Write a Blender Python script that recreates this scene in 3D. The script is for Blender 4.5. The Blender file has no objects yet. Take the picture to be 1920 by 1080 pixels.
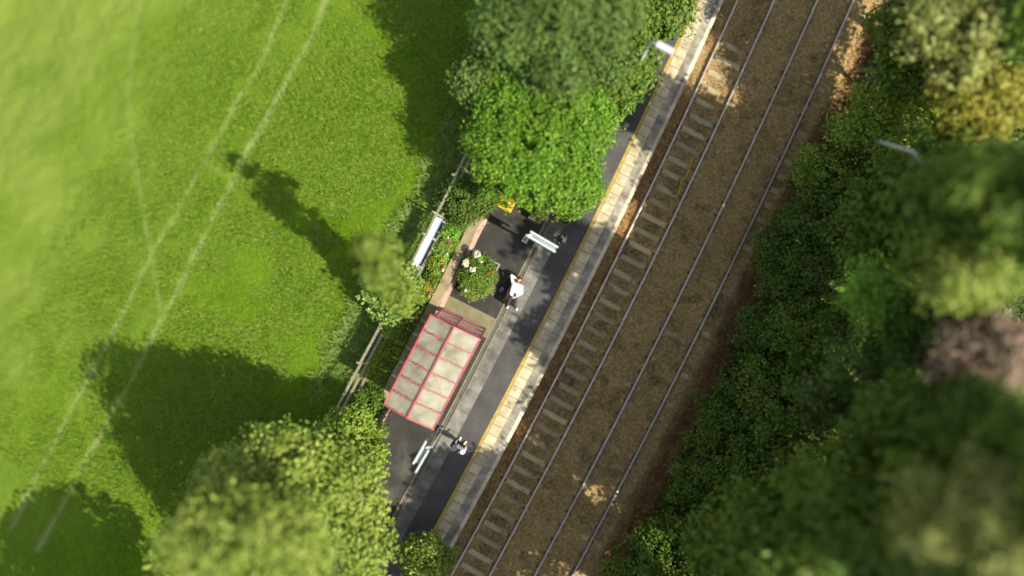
import bpy, math, random
import numpy as np
from mathutils import Vector, Matrix

S = bpy.context.scene
C = S.collection
R = math.radians

# ---------------------------------------------------------------- camera
H = 28.44
cam = bpy.data.cameras.new("camera")
cam.lens = 24.0
cam.sensor_width = 36.0
cam.clip_start = 0.2
cam.clip_end = 600
cam.dof.use_dof = True
cam.dof.focus_distance = H - 1.15
cam.dof.aperture_fstop = 0.024 / 1.10          # opening nearly a metre wide: the miniature look
co = bpy.data.objects.new("camera", cam)
C.objects.link(co)
co.location = (0, 0, H)
S.camera = co

# ---------------------------------------------------------------- sky, sun, exposure
SUN_EL, SUN_AZ = R(45.5), (0.874, -0.486)
w = bpy.data.worlds.new("World")
S.world = w
w.use_nodes = True
nt = w.node_tree
sky = nt.nodes.new("ShaderNodeTexSky")
sky.sky_type = 'NISHITA'
sky.sun_disc = False
sky.sun_elevation = SUN_EL
sky.sun_rotation = math.atan2(SUN_AZ[0], SUN_AZ[1])
hs = nt.nodes.new("ShaderNodeHueSaturation")
hs.inputs['Saturation'].default_value = 0.45
nt.links.new(sky.outputs[0], hs.inputs['Color'])
nt.links.new(hs.outputs[0], nt.nodes['Background'].inputs[0])
nt.nodes['Background'].inputs[1].default_value = 0.118
sl = bpy.data.lights.new("sun", 'SUN')
sl.energy = 4.6
sl.angle = R(0.5)
sl.color = (1.0, 0.93, 0.80)
so = bpy.data.objects.new("sun", sl)
C.objects.link(so)
tosun = Vector((SUN_AZ[0] * math.cos(SUN_EL), SUN_AZ[1] * math.cos(SUN_EL), math.sin(SUN_EL)))
so.rotation_euler = tosun.to_track_quat('Z', 'Y').to_euler()
S.view_settings.view_transform = 'Standard'
S.view_settings.look = 'None'
S.view_settings.exposure = 0.95
S.view_settings.gamma = 1.0
S.render.engine = 'CYCLES'
S.cycles.use_denoising = True
S.cycles.max_bounces = 6
S.cycles.diffuse_bounces = 3
S.cycles.transmission_bounces = 4
S.cycles.transparent_max_bounces = 8

# ---------------------------------------------------------------- frames of reference
ANG = R(26.7)
T = (math.sin(ANG), math.cos(ANG))              # along the track
N = (math.cos(ANG), -math.sin(ANG))             # across it, towards the far bank
K = 0.0015                                      # the gentle curve of the line


def XY(s, d):
    s = np.asarray(s, float); d = np.asarray(d, float)
    e = d - K * s * s
    return T[0] * s + N[0] * e, T[1] * s + N[1] * e


def P(s, d, z=0.0):
    x, y = XY(s, d)
    return Vector((float(x), float(y), z))


def SD(x, y):
    s = T[0] * x + T[1] * y
    return s, N[0] * x + N[1] * y + K * s * s


def at(u, v, z=0.0):
    k = (H - z) / 1280.0
    return Vector(((u - 960) * k, (540 - v) * k, z))


def vnoise(x, y, sc, seed=0):
    rng = np.random.RandomState(seed)
    g = rng.rand(64, 64)
    x = np.asarray(x, float) / sc; y = np.asarray(y, float) / sc
    xi = np.floor(x).astype(int); yi = np.floor(y).astype(int)
    fx = x - xi; fy = y - yi
    fx = fx * fx * (3 - 2 * fx); fy = fy * fy * (3 - 2 * fy)
    a = g[xi % 64, yi % 64]; b = g[(xi + 1) % 64, yi % 64]
    c = g[xi % 64, (yi + 1) % 64]; e = g[(xi + 1) % 64, (yi + 1) % 64]
    return (a * (1 - fx) + b * fx) * (1 - fy) + (c * (1 - fx) + e * fx) * fy


def field_z(d):
    dd = np.maximum(0.0, -4.4 - np.asarray(d, float))
    dm = np.minimum(dd, 24)
    return -0.30 - 0.09 * dd - 0.0050 * dm * dm


def bank_z(d):
    dd = np.clip((np.asarray(d, float) - 9.4) / 5.0, 0, 1)
    return -1.45 + 2.2 * dd * dd * (3 - 2 * dd)


def on_field(u, v):
    z = -0.5
    for _ in range(12):
        p = at(u, v, z)
        z = float(field_z(SD(p.x, p.y)[1]))
    return at(u, v, z)


# ---------------------------------------------------------------- materials
def mat(name):
    m = bpy.data.materials.new(name)
    m.use_nodes = True
    t = m.node_tree
    return m, t, t.nodes['Principled BSDF'], t.nodes, t.links


def coords(t, uv=False):
    n = t.nodes.new("ShaderNodeTexCoord")
    return n.outputs['UV' if uv else 'Object']


def noise(t, vec, scale, detail=4, rough=0.6):
    n = t.nodes.new("ShaderNodeTexNoise")
    n.inputs['Scale'].default_value = scale
    n.inputs['Detail'].default_value = detail
    n.inputs['Roughness'].default_value = rough
    t.links.new(vec, n.inputs['Vector'])
    return n.outputs['Fac']


def ramp(t, fac, stops):
    n = t.nodes.new("ShaderNodeValToRGB")
    el = n.color_ramp.elements
    while len(el) < len(stops):
        el.new(0.5)
    for e, (p, c) in zip(el, stops):
        e.position = p
        e.color = (*c, 1) if len(c) == 3 else c
    t.links.new(fac, n.inputs[0])
    return n.outputs[0]


def mix(t, fac, a, b, mode='MIX'):
    n = t.nodes.new("ShaderNodeMix")
    n.data_type = 'RGBA'
    n.blend_type = mode
    for sock, val in ((n.inputs[0], fac), (n.inputs[6], a), (n.inputs[7], b)):
        if isinstance(val, (int, float)):
            sock.default_value = val
        elif isinstance(val, tuple):
            sock.default_value = (*val, 1)
        else:
            t.links.new(val, sock)
    return n.outputs[2]


def bump(t, h, bsdf, strength=0.5, dist=0.02):
    n = t.nodes.new("ShaderNodeBump")
    n.inputs['Strength'].default_value = strength
    n.inputs['Distance'].default_value = dist
    t.links.new(h, n.inputs['Height'])
    t.links.new(n.outputs[0], bsdf.inputs['Normal'])


def speckled(name, c0, c1, c2, scale=3.0, fine=60.0, rough=0.85, bstr=0.3, metal=0.0, spec=0.5):
    """mottled everyday surface: large stains and fine grain"""
    m, t, b, n, l = mat(name)
    v = coords(t)
    big = ramp(t, noise(t, v, scale, 6), [(0.3, c0), (0.52, c1), (0.72, c2)])
    g = noise(t, v, fine, 3)
    col = mix(t, 0.35, big, ramp(t, g, [(0.3, tuple(x * 0.55 for x in c1)), (0.7, tuple(min(1, x * 1.45) for x in c1))]))
    l.new(col, b.inputs['Base Color'])
    b.inputs['Roughness'].default_value = rough
    b.inputs['Metallic'].default_value = metal
    b.inputs['Specular IOR Level'].default_value = spec
    bump(t, g, b, bstr, 0.01)
    return m


def leafmat(name, c0, c1, c2, trans=0.25, accent=None, patch=0.9):
    m, t, b, n, l = mat(name)
    geo = n.new("ShaderNodeNewGeometry")
    a = ramp(t, geo.outputs['Random Per Island'], [(0.0, c0), (0.5, c1), (1.0, c2)])
    v = coords(t)
    f = noise(t, v, patch, 4)
    k = ramp(t, f, [(0.35, (0, 0, 0)), (0.68, (1, 1, 1))])
    col = mix(t, k, a, mix(t, 0.5, a, accent or c2))
    l.new(col, b.inputs['Base Color'])
    b.inputs['Roughness'].default_value = 0.5
    b.inputs['Specular IOR Level'].default_value = 0.16
    tr = n.new("ShaderNodeBsdfTranslucent")
    l.new(col, tr.inputs['Color'])
    ms = n.new("ShaderNodeMixShader")
    ms.inputs[0].default_value = trans
    l.new(b.outputs[0], ms.inputs[1])
    l.new(tr.outputs[0], ms.inputs[2])
    l.new(ms.outputs[0], n['Material Output'].inputs[0])
    return m


M = {}
M['asphalt'] = speckled('asphalt', (.042, .041, .039), (.072, .070, .066), (.112, .107, .098), .9, 70, spec=.15)
M['yard'] = speckled('yard_asphalt', (.020, .019, .016), (.044, .041, .036), (.12, .112, .094), .75, 60, spec=.12)
M['concrete'] = speckled('concrete', (.10, .095, .08), (.18, .172, .148), (.27, .255, .22), 1.6, 70)
M['channel'] = speckled('channel_concrete', (.06, .055, .036), (.10, .092, .062), (.16, .15, .11), 2.5, 60)
M['kerb'] = speckled('channel_edge', (.16, .145, .10), (.25, .23, .16), (.34, .31, .23), 3, 60)
M['coping'] = speckled('coping', (.075, .068, .05), (.17, .155, .115), (.30, .265, .19), 1.3, 50)
M['lip'] = speckled('coping_lip', (.22, .19, .13), (.38, .33, .24), (.55, .49, .37), 2.2, 40)
M['brickface'] = speckled('platform_face', (.05, .04, .03), (.09, .07, .05), (.14, .11, .08), 3, 30)
M['yellow'] = speckled('yellow_paint', (.20, .14, .04), (.36, .25, .045), (.46, .335, .10), 4, 60)
M['walltop'] = speckled('wall_coping', (.10, .085, .05), (.24, .185, .10), (.34, .27, .16), 1.8, 30)
M['wallpink'] = speckled('pink_brick', (.20, .13, .10), (.36, .25, .2), (.48, .36, .3), 2.4, 25)
M['soil'] = speckled('soil', (.02, .016, .008), (.04, .034, .016), (.055, .06, .02), 3, 40)
M['wood'] = speckled('weathered_wood', (.13, .12, .08), (.24, .225, .15), (.33, .31, .22), 6, 40)
M['bark'] = speckled('bark', (.05, .04, .03), (.085, .07, .05), (.13, .11, .085), 4, 30)
M['palebark'] = speckled('pale_dead_wood', (.4, .38, .3), (.52, .5, .42), (.62, .6, .52), 4, 30)
M['red'] = speckled('pink_red_paint', (.29, .04, .05), (.385, .07, .08), (.47, .14, .14), 4, 30, 0.5)
M['benchred'] = speckled('red_bench_slats', (.22, .035, .025), (.32, .06, .045), (.4, .1, .08), 8, 40, 0.5)
M['darkmetal'] = speckled('dark_metal', (.02, .02, .02), (.035, .035, .035), (.05, .05, .05), 8, 40, 0.5)
M['white'] = speckled('white_paint', (.36, .38, .38), (.48, .50, .50), (.58, .59, .59), 5, 30, 0.45, 0.1)
M['signgrey'] = speckled('pale_grey_sign', (.36, .40, .40), (.52, .56, .57), (.64, .68, .69), 5, 20, 0.45, 0.1)
M['greypost'] = speckled('grey_green_steel', (.14, .18, .17), (.22, .27, .26), (.3, .35, .34), 6, 30, 0.5)
M['galv'] = speckled('galvanised_steel', (.30, .33, .33), (.4, .43, .43), (.5, .53, .53), 6, 30, 0.45)
M['blue'] = speckled('blue_band', (.03, .04, .3), (.05, .06, .42), (.08, .09, .5), 6, 30, 0.5)
M['railtop'] = speckled('polished_rail', (.42, .37, .31), (.56, .50, .43), (.66, .60, .53), 2, 40, 0.38, 0.05, 0.75)
M['rust'] = speckled('rusty_rail', (.06, .04, .025), (.10, .06, .035), (.14, .085, .05), 6, 40)
def worn(m):
    t = m.node_tree; b = t.nodes['Principled BSDF']
    oi = t.nodes.new('ShaderNodeObjectInfo')
    k = ramp(t, oi.outputs['Random'], [(0, (.62, .6, .56)), (1, (1.05, 1.04, 1.0))])
    src = b.inputs['Base Color'].links[0].from_socket
    t.links.new(mix(t, 1.0, src, k, 'MULTIPLY'), b.inputs['Base Color'])
    return m


M['sleeper'] = speckled('sleeper_concrete', (.22, .18, .10), (.39, .325, .19), (.52, .45, .29), 2.2, 40)
M['binyellow'] = speckled('yellow_plastic', (.62, .34, .02), (.72, .42, .02), (.75, .46, .05), 5, 30, 0.5)
M['plank'] = speckled('brown_planks', (.12, .07, .03), (.2, .12, .055), (.27, .17, .09), 6, 40)
M['skin'] = speckled('skin', (.48, .28, .19), (.55, .33, .23), (.6, .38, .27), 10, 60, 0.6, 0.05)
M['hair'] = speckled('dark_hair', (.008, .006, .005), (.014, .01, .008), (.024, .017, .013), 20, 90, 0.55)
M['shirt'] = speckled('white_shirt', (.70, .68, .69), (.80, .78, .79), (.84, .82, .83), 6, 40, 0.8)
M['trouser'] = speckled('black_trousers', (.010, .011, .013), (.016, .018, .022), (.026, .028, .032), 8, 40, 0.8)
M['shoe'] = speckled('white_shoes', (.7, .7, .7), (.78, .78, .77), (.84, .84, .82), 9, 40, 0.6)
M['beige'] = speckled('beige_top', (.40, .30, .24), (.5, .39, .32), (.56, .46, .39), 8, 40, 0.8)
M['paleblue'] = speckled('pale_top', (.42, .44, .56), (.55, .55, .66), (.66, .60, .64), 5, 40, 0.8)
M['navy'] = speckled('navy_fabric', (.010, .009, .035), (.016, .013, .055), (.025, .022, .08), 8, 50, 0.8)
M['gadget'] = speckled('grey_plastic', (.04, .05, .05), (.08, .09, .09), (.12, .13, .13), 12, 50, 0.5)

# leaves
M['lf_bright'] = leafmat('bright_leaves', (.04, .13, .008), (.11, .25, .014), (.25, .43, .05), 0.3, (.16, .24, .02), .7)
M['lf_mid'] = leafmat('mid_green_leaves', (.045, .11, .010), (.095, .185, .02), (.17, .27, .042), 0.32, (.19, .21, .035))
M['lf_greyg'] = leafmat('grey_green_leaves', (.045, .105, .014), (.09, .165, .028), (.15, .225, .05), 0.28, (.13, .15, .04), .7)
M['lf_olive'] = leafmat('olive_leaves', (.13, .20, .025), (.27, .34, .055), (.42, .45, .11), 0.35, (.14, .26, .03), .55)
M['lf_dark'] = leafmat('dark_leaves', (.035, .085, .010), (.068, .14, .018), (.12, .21, .03), 0.28, (.13, .15, .025))
M['lf_teal'] = leafmat('blue_green_leaves', (.035, .095, .03), (.06, .145, .048), (.10, .21, .075), 0.25)
M['lf_lime'] = leafmat('lime_leaves', (.11, .25, .02), (.17, .34, .035), (.25, .42, .06), 0.3)
M['lf_yellow'] = leafmat('yellow_leaves', (.20, .19, .025), (.33, .29, .035), (.46, .40, .07), 0.3, (.10, .16, .02))
M['lf_pale'] = leafmat('pale_leaves', (.15, .19, .035), (.30, .32, .08), (.48, .47, .17), 0.3, (.12, .17, .03))
M['lf_copper'] = leafmat('copper_leaves', (.22, .13, .09), (.34, .22, .16), (.46, .35, .27), 0.3, (.15, .17, .06))
M['lf_spring'] = leafmat('yellow_green_leaves', (.10, .17, .02), (.18, .28, .03), (.30, .40, .06), 0.3)
M['lf_slim'] = leafmat('slim_tree_leaves', (.075, .125, .014), (.135, .195, .022), (.23, .30, .045), 0.3)
M['lf_small'] = leafmat('pale_green_leaves', (.09, .17, .025), (.16, .26, .045), (.30, .40, .11), 0.3)
M['straw'] = leafmat('straw_grass', (.16, .19, .045), (.29, .28, .10), (.44, .39, .17), 0.3, (.14, .25, .03), 1.6)
M['litter'] = leafmat('fallen_leaves', (.10, .035, .012), (.30, .115, .035), (.48, .26, .08), 0.1, (.13, .06, .03), 3)
M['fl_cream'] = leafmat('cream_petals', (.55, .5, .34), (.68, .64, .48), (.76, .72, .6), 0.2)
M['fl_pink'] = leafmat('magenta_petals', (.42, .03, .15), (.52, .05, .2), (.6, .12, .3), 0.2)
M['fl_red'] = leafmat('red_petals', (.4, .02, .03), (.5, .04, .05), (.55, .09, .08), 0.2)
M['fl_white'] = leafmat('white_petals', (.65, .63, .6), (.75, .73, .7), (.8, .8, .78), 0.2)


def grass_mat():
    m, t, b, n, l = mat('meadow_grass')
    v = coords(t)
    base = ramp(t, noise(t, v, 0.55, 5, 0.65), [(0.28, (.07, .15, .004)), (0.5, (.125, .22, .008)), (0.72, (.195, .295, .018))])
    tuft = ramp(t, noise(t, v, 5.5, 4, 0.7), [(0.32, (.035, .095, .003)), (0.55, (.10, .20, .008)), (0.75, (.21, .31, .03))])
    col = mix(t, 0.5, base, tuft)
    att = n.new("ShaderNodeAttribute")
    att.attribute_name = 'wear'
    col = mix(t, att.outputs['Fac'], col, (.32, .36, .13))
    att2 = n.new("ShaderNodeAttribute")
    att2.attribute_name = 'pale_lift'
    col = mix(t, att2.outputs['Fac'], col, (.23, .31, .05))
    l.new(col, b.inputs['Base Color'])
    b.inputs['Roughness'].default_value = 0.9
    b.inputs['Specular IOR Level'].default_value = 0.04
    bump(t, noise(t, v, 7, 7, 0.8), b, 1.0, 0.16)
    return m


def ballast_mat():
    m, t, b, n, l = mat('ballast')
    v = coords(t)
    vo = n.new("ShaderNodeTexVoronoi")
    vo.inputs['Scale'].default_value = 22
    l.new(v, vo.inputs['Vector'])
    sep = n.new("ShaderNodeSeparateColor")
    l.new(vo.outputs['Color'], sep.inputs[0])
    st = ramp(t, sep.outputs[0], [(0.0, (.06, .038, .015)), (0.35, (.225, .15, .053)), (0.7, (.37, .255, .095)), (1.0, (.60, .47, .26))])
    big = ramp(t, noise(t, v, 0.8, 6, 0.65), [(0.3, (.155, .098, .038)), (0.5, (.31, .205, .075)), (0.7, (.40, .275, .11))])
    col = mix(t, 0.42, st, big)
    att = n.new("ShaderNodeAttribute")
    att.attribute_name = 'grime'
    col = mix(t, att.outputs['Fac'], col, mix(t, 0.5, st, (.035, .027, .02)))
    att2 = n.new("ShaderNodeAttribute")
    att2.attribute_name = 'red'
    col = mix(t, att2.outputs['Fac'], col, mix(t, 0.45, st, (.10, .045, .032)))
    l.new(col, b.inputs['Base Color'])
    b.inputs['Roughness'].default_value = 0.9
    b.inputs['Specular IOR Level'].default_value = 0.2
    bump(t, vo.outputs['Distance'], b, 0.8, 0.05)
    return m


def tile_mat():
    m, t, b, n, l = mat('buff_tiles')
    uv = coords(t, True)
    br = n.new("ShaderNodeTexBrick")
    br.offset = 0.0
    br.inputs['Scale'].default_value = 1.0
    br.inputs['Brick Width'].default_value = 0.45
    br.inputs['Row Height'].default_value = 0.5
    br.inputs['Mortar Size'].default_value = 0.012
    br.inputs['Bias'].default_value = 0.0
    br.inputs['Color1'].default_value = (.54, .46, .29, 1)
    br.inputs['Color2'].default_value = (.42, .355, .225, 1)
    br.inputs['Mortar'].default_value = (.07, .06, .03, 1)
    l.new(uv, br.inputs['Vector'])
    st = ramp(t, noise(t, coords(t), 3, 6), [(0.3, (.62, .6, .55)), (0.6, (1, 1, 1))])
    col = mix(t, 1.0, br.outputs['Color'], st, 'MULTIPLY')
    l.new(col, b.inputs['Base Color'])
    b.inputs['Roughness'].default_value = 0.8
    bump(t, noise(t, coords(t), 60, 3), b, 0.3, 0.01)
    return m


def coping_mat(base, joint, name):
    """long coping slabs with open joints, stained"""
    m, t, b, n, l = mat(name)
    uv = coords(t, True)
    br = n.new("ShaderNodeTexBrick")
    br.offset = 0.0
    br.inputs['Scale'].default_value = 1.0
    br.inputs['Brick Width'].default_value = 0.92
    br.inputs['Row Height'].default_value = 2.0
    br.inputs['Mortar Size'].default_value = 0.010
    br.inputs['Color1'].default_value = (1, 1, 1, 1)
    br.inputs['Color2'].default_value = (.72, .72, .70, 1)
    br.inputs['Mortar'].default_value = (joint, joint, joint, 1)
    l.new(uv, br.inputs['Vector'])
    v = coords(t)
    c0, c1, c2 = base
    st = ramp(t, noise(t, v, 1.5, 6, 0.65), [(0.32, c0), (0.5, c1), (0.68, c2)])
    col = mix(t, 1.0, st, br.outputs['Color'], 'MULTIPLY')
    l.new(col, b.inputs['Base Color'])
    b.inputs['Roughness'].default_value = 0.85
    bump(t, noise(t, v, 50, 3), b, 0.3, 0.01)
    return m


def roof_mat():
    m, t, b, n, l = mat('cloudy_roof_sheet')
    v = coords(t)
    col = ramp(t, noise(t, v, 1.6, 6, 0.6), [(0.28, (.21, .195, .115)), (0.5, (.40, .375, .27)), (0.72, (.54, .515, .41))])
    l.new(col, b.inputs['Base Color'])
    b.inputs['Roughness'].default_value = 0.35
    tr = n.new("ShaderNodeBsdfTranslucent")
    l.new(col, tr.inputs['Color'])
    ms = n.new("ShaderNodeMixShader")
    ms.inputs[0].default_value = 0.45
    l.new(b.outputs[0], ms.inputs[1])
    l.new(tr.outputs[0], ms.inputs[2])
    l.new(ms.outputs[0], n['Material Output'].inputs[0])
    return m


def glass_mat():
    m, t, b, n, l = mat('scratched_glazing')
    col = ramp(t, noise(t, coords(t), 6, 4), [(0.3, (.5, .42, .40)), (0.7, (.72, .66, .66))])
    l.new(col, b.inputs['Base Color'])
    b.inputs['Roughness'].default_value = 0.15
    b.inputs['Alpha'].default_value = 0.45
    return m


M['grass'] = grass_mat()
M['ballast'] = ballast_mat()
M['tile'] = tile_mat()
M['coping'] = coping_mat(((.11, .10, .075), (.26, .235, .18), (.44, .395, .30)), 0.35, 'coping_slabs')
M['lip'] = coping_mat(((.30, .26, .17), (.52, .46, .33), (.64, .58, .45)), 0.5, 'coping_lips')
M['concrete_slabs'] = coping_mat(((.09, .085, .072), (.165, .158, .135), (.26, .245, .21)), .3, 'concrete_slabs')
M['roof'] = roof_mat()
M['glass'] = glass_mat()


# ---------------------------------------------------------------- object helpers
def tag(o, label=None, cat=None, group=None, kind=None):
    if label: o['label'] = label
    if cat: o['category'] = cat
    if group: o['group'] = group
    if kind: o['kind'] = kind
    return o


def empty(name, loc, label, cat, group=None):
    o = bpy.data.objects.new(name, None)
    C.objects.link(o)
    o.location = loc
    o.empty_display_size = 0.2
    return tag(o, label, cat, group)


def link(name, me, m, parent=None, local=False):
    o = bpy.data.objects.new(name, me)
    C.objects.link(o)
    if m is not None:
        me.materials.append(m)
    if parent is not None:
        o.parent = parent
        if not local:                            # vertices are in world space
            bpy.context.view_layer.update()
            o.matrix_parent_inverse = parent.matrix_world.inverted()
    return o


def quads(verts, faces4, uv=None):
    """fast mesh from an (n,3) array and an (m,4) index array"""
    me = bpy.data.meshes.new("m")
    v = np.asarray(verts, np.float32); f = np.asarray(faces4, np.int32)
    me.vertices.add(len(v)); me.vertices.foreach_set("co", v.ravel())
    k = f.shape[1]
    me.loops.add(f.size); me.loops.foreach_set("vertex_index", f.ravel())
    me.polygons.add(len(f))
    me.polygons.foreach_set("loop_start", np.arange(0, f.size, k, dtype=np.int32))
    if uv is not None:
        l = me.uv_layers.new(name="UVMap")
        l.data.foreach_set("uv", np.asarray(uv, np.float32)[f.ravel()].ravel())
    me.update(calc_edges=True)
    me.validate()
    return me


def smooth(me):
    me.polygons.foreach_set("use_smooth", np.ones(len(me.polygons), bool))
    return me


worn(M['sleeper'])


class MB:
    """collects shapes, links them as one mesh object"""
    def __init__(self):
        self.v = []; self.f = []

    def add(self, vs, fs):
        o = len(self.v)
        self.v += [tuple(x) for x in vs]
        self.f += [tuple(i + o for i in f) for f in fs]
        return self

    def hexa(self, a):                          # 8 corners: bottom ring, top ring
        return self.add(a, [(3, 2, 1, 0), (4, 5, 6, 7), (0, 1, 5, 4), (1, 2, 6, 5), (2, 3, 7, 6), (3, 0, 4, 7)])

    def box(self, c, size, ax=None, bev=0.0):
        """box about c; ax = (ex, ey, ez) unit vectors"""
        ex, ey, ez = ax or (Vector((1, 0, 0)), Vector((0, 1, 0)), Vector((0, 0, 1)))
        c = Vector(c); x, y, z = (q / 2 for q in size)
        if bev <= 0:
            return self.hexa([c + ex * a * x + ey * b * y + ez * e * z for e in (-1, 1) for a, b in ((-1, -1), (1, -1), (1, 1), (-1, 1))])
        rings = []
        for e, ins in ((-z, bev), (-z + bev, 0), (z - bev, 0), (z, bev)):
            rings.append([c + ex * a * (x - ins) + ey * b * (y - ins) + ez * e for a, b in ((-1, -1), (1, -1), (1, 1), (-1, 1))])
        vs = [p for r_ in rings for p in r_]
        fs = [(3, 2, 1, 0), (12, 13, 14, 15)]
        for k in range(3):
            for i in range(4):
                j = (i + 1) % 4
                fs.append((k * 4 + i, k * 4 + j, k * 4 + 4 + j, k * 4 + 4 + i))
        return self.add(vs, fs)

    def bar(self, p, q, wd, th, up=Vector((0, 0, 1))):
        p = Vector(p); q = Vector(q)
        ez = (q - p); L = ez.length; ez.normalize()
        ex = up.cross(ez)
        if ex.length < 1e-4: ex = Vector((1, 0, 0))
        ex.normalize(); ey = ez.cross(ex)
        return self.box((p + q) / 2, (wd, th, L), (ex, ey, ez))

    def tube(self, pts, rs, seg=10):
        pts = [Vector(p) for p in pts]
        vs = []; fs = []
        ref = Vector((0.31, 0.17, 0.93))
        for i, p in enumerate(pts):
            d = (pts[min(i + 1, len(pts) - 1)] - pts[max(i - 1, 0)])
            d = d.normalized() if d.length > 1e-6 else Vector((0, 0, 1))
            if abs(d.dot(ref)) > 0.97: a = d.cross(Vector((1, 0, 0))).normalized()
            else: a = d.cross(ref).normalized()
            b = d.cross(a)
            for k in range(seg):
                t_ = 2 * math.pi * k / seg
                vs.append(p + (a * math.cos(t_) + b * math.sin(t_)) * rs[i])
        for i in range(len(pts) - 1):
            for k in range(seg):
                j = (k + 1) % seg
                fs.append((i * seg + k, i * seg + j, (i + 1) * seg + j, (i + 1) * seg + k))
        fs.append(tuple(reversed(range(seg))))
        fs.append(tuple((len(pts) - 1) * seg + k for k in range(seg)))
        return self.add(vs, fs)

    def cap(self, p, r0, q, r1, seg=12):
        """tapered limb with round ends"""
        p = Vector(p); q = Vector(q)
        d = (q - p)
        d = d.normalized() if d.length > 1e-6 else Vector((0, 0, 1))
        pts = []; rs = []
        for k in range(5):
            a = math.pi / 2 * (1 - k / 4.0)
            pts.append(p - d * r0 * math.sin(a)); rs.append(max(1e-4, r0 * math.cos(a)))
        for k in range(5):
            a = math.pi / 2 * k / 4.0
            pts.append(q + d * r1 * math.sin(a)); rs.append(max(1e-4, r1 * math.cos(a)))
        return self.tube(pts, rs, seg)

    def mesh(self):
        me = bpy.data.meshes.new("m")
        me.from_pydata(self.v, [], self.f)
        me.update()
        return me

    def build(self, name, m, parent=None, sm=False):
        me = self.mesh()
        if sm: smooth(me)
        return link(name, me, m, parent)

    def skin(self, name, m, parent, voxel=0.010, it=4):
        """melt the limbs into one continuous surface"""
        o = bpy.data.objects.new("tmp", self.mesh())
        C.objects.link(o)
        md = o.modifiers.new("r", 'REMESH'); md.mode = 'VOXEL'; md.voxel_size = voxel; md.use_smooth_shade = True
        ms = o.modifiers.new("s", 'SMOOTH'); ms.factor = 0.5; ms.iterations = it
        dg = bpy.context.evaluated_depsgraph_get()
        me = bpy.data.meshes.new_from_object(o.evaluated_get(dg))
        bpy.data.objects.remove(o)
        me.materials.clear()
        return link(name, smooth(me), m, parent)


def axes(ang_dir):
    """horizontal frame whose first axis is the given (x,y)"""
    ex = Vector((ang_dir[0], ang_dir[1], 0)).normalized()
    return ex, Vector((0, 0, 1)).cross(ex), Vector((0, 0, 1))


AX = axes(N)                                     # ex across the track, ey along it


def sheet(name, d0, d1, s0, s1, z, m, nd=2, step=0.8, skirt=0.0, skirt_left=0.0):
    """a strip of paving that follows the curve of the line"""
    ss = np.arange(s0, s1 + 1e-6, step); ds = np.linspace(d0, d1, nd)
    prof = [(d, z) for d in ds]
    if skirt: prof.append((d1, z - skirt))
    if skirt_left: prof.insert(0, (d0, z - skirt_left))
    V = []; U = []; F = []
    for s in ss:
        for d, zz in prof:
            x, y = XY(s, d); V.append((float(x), float(y), zz)); U.append((s, d - d0))
    k = len(prof)
    for i in range(len(ss) - 1):
        for j in range(k - 1):
            F.append((i * k + j, i * k + j + 1, (i + 1) * k + j + 1, (i + 1) * k + j))
    me = quads(V, F, U)
    o = link(name, me, m)
    return tag(o, kind='structure')


def grid_sd(ss, ds, zfun):
    Sg, Dg = np.meshgrid(ss, ds, indexing='ij')
    X, Y = XY(Sg, Dg)
    Z = zfun(Sg, Dg, X, Y)
    a, b = Sg.shape
    V = np.stack([X.ravel(), Y.ravel(), Z.ravel()], 1)
    i, j = np.meshgrid(np.arange(a - 1), np.arange(b - 1), indexing='ij')
    q = (i * b + j).ravel()
    F = np.stack([q, q + 1, q + b + 1, q + b], 1)
    # faces should look up
    me = quads(V, F)
    return me, Sg.ravel(), Dg.ravel(), V


def attr(me, name, vals):
    a = me.attributes.new(name, 'FLOAT', 'POINT')
    a.data.foreach_set('value', np.asarray(vals, np.float32))


def fine_axis(lo, a, b, hi, st, coarse=2.5):
    return np.concatenate([np.arange(lo, a, coarse), np.arange(a, b, st), np.arange(b, hi + 0.01, coarse)])


# ---------------------------------------------------------------- the ground
def poly_dist(X, Y, pts):
    best = np.full(X.shape, 1e9)
    for p, q in zip(pts[:-1], pts[1:]):
        vx, vy = q[0] - p[0], q[1] - p[1]
        L2 = vx * vx + vy * vy + 1e-9
        t_ = np.clip(((X - p[0]) * vx + (Y - p[1]) * vy) / L2, 0, 1)
        best = np.minimum(best, np.hypot(X - p[0] - t_ * vx, Y - p[1] - t_ * vy))
    return best


TRAILS = []


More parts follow.
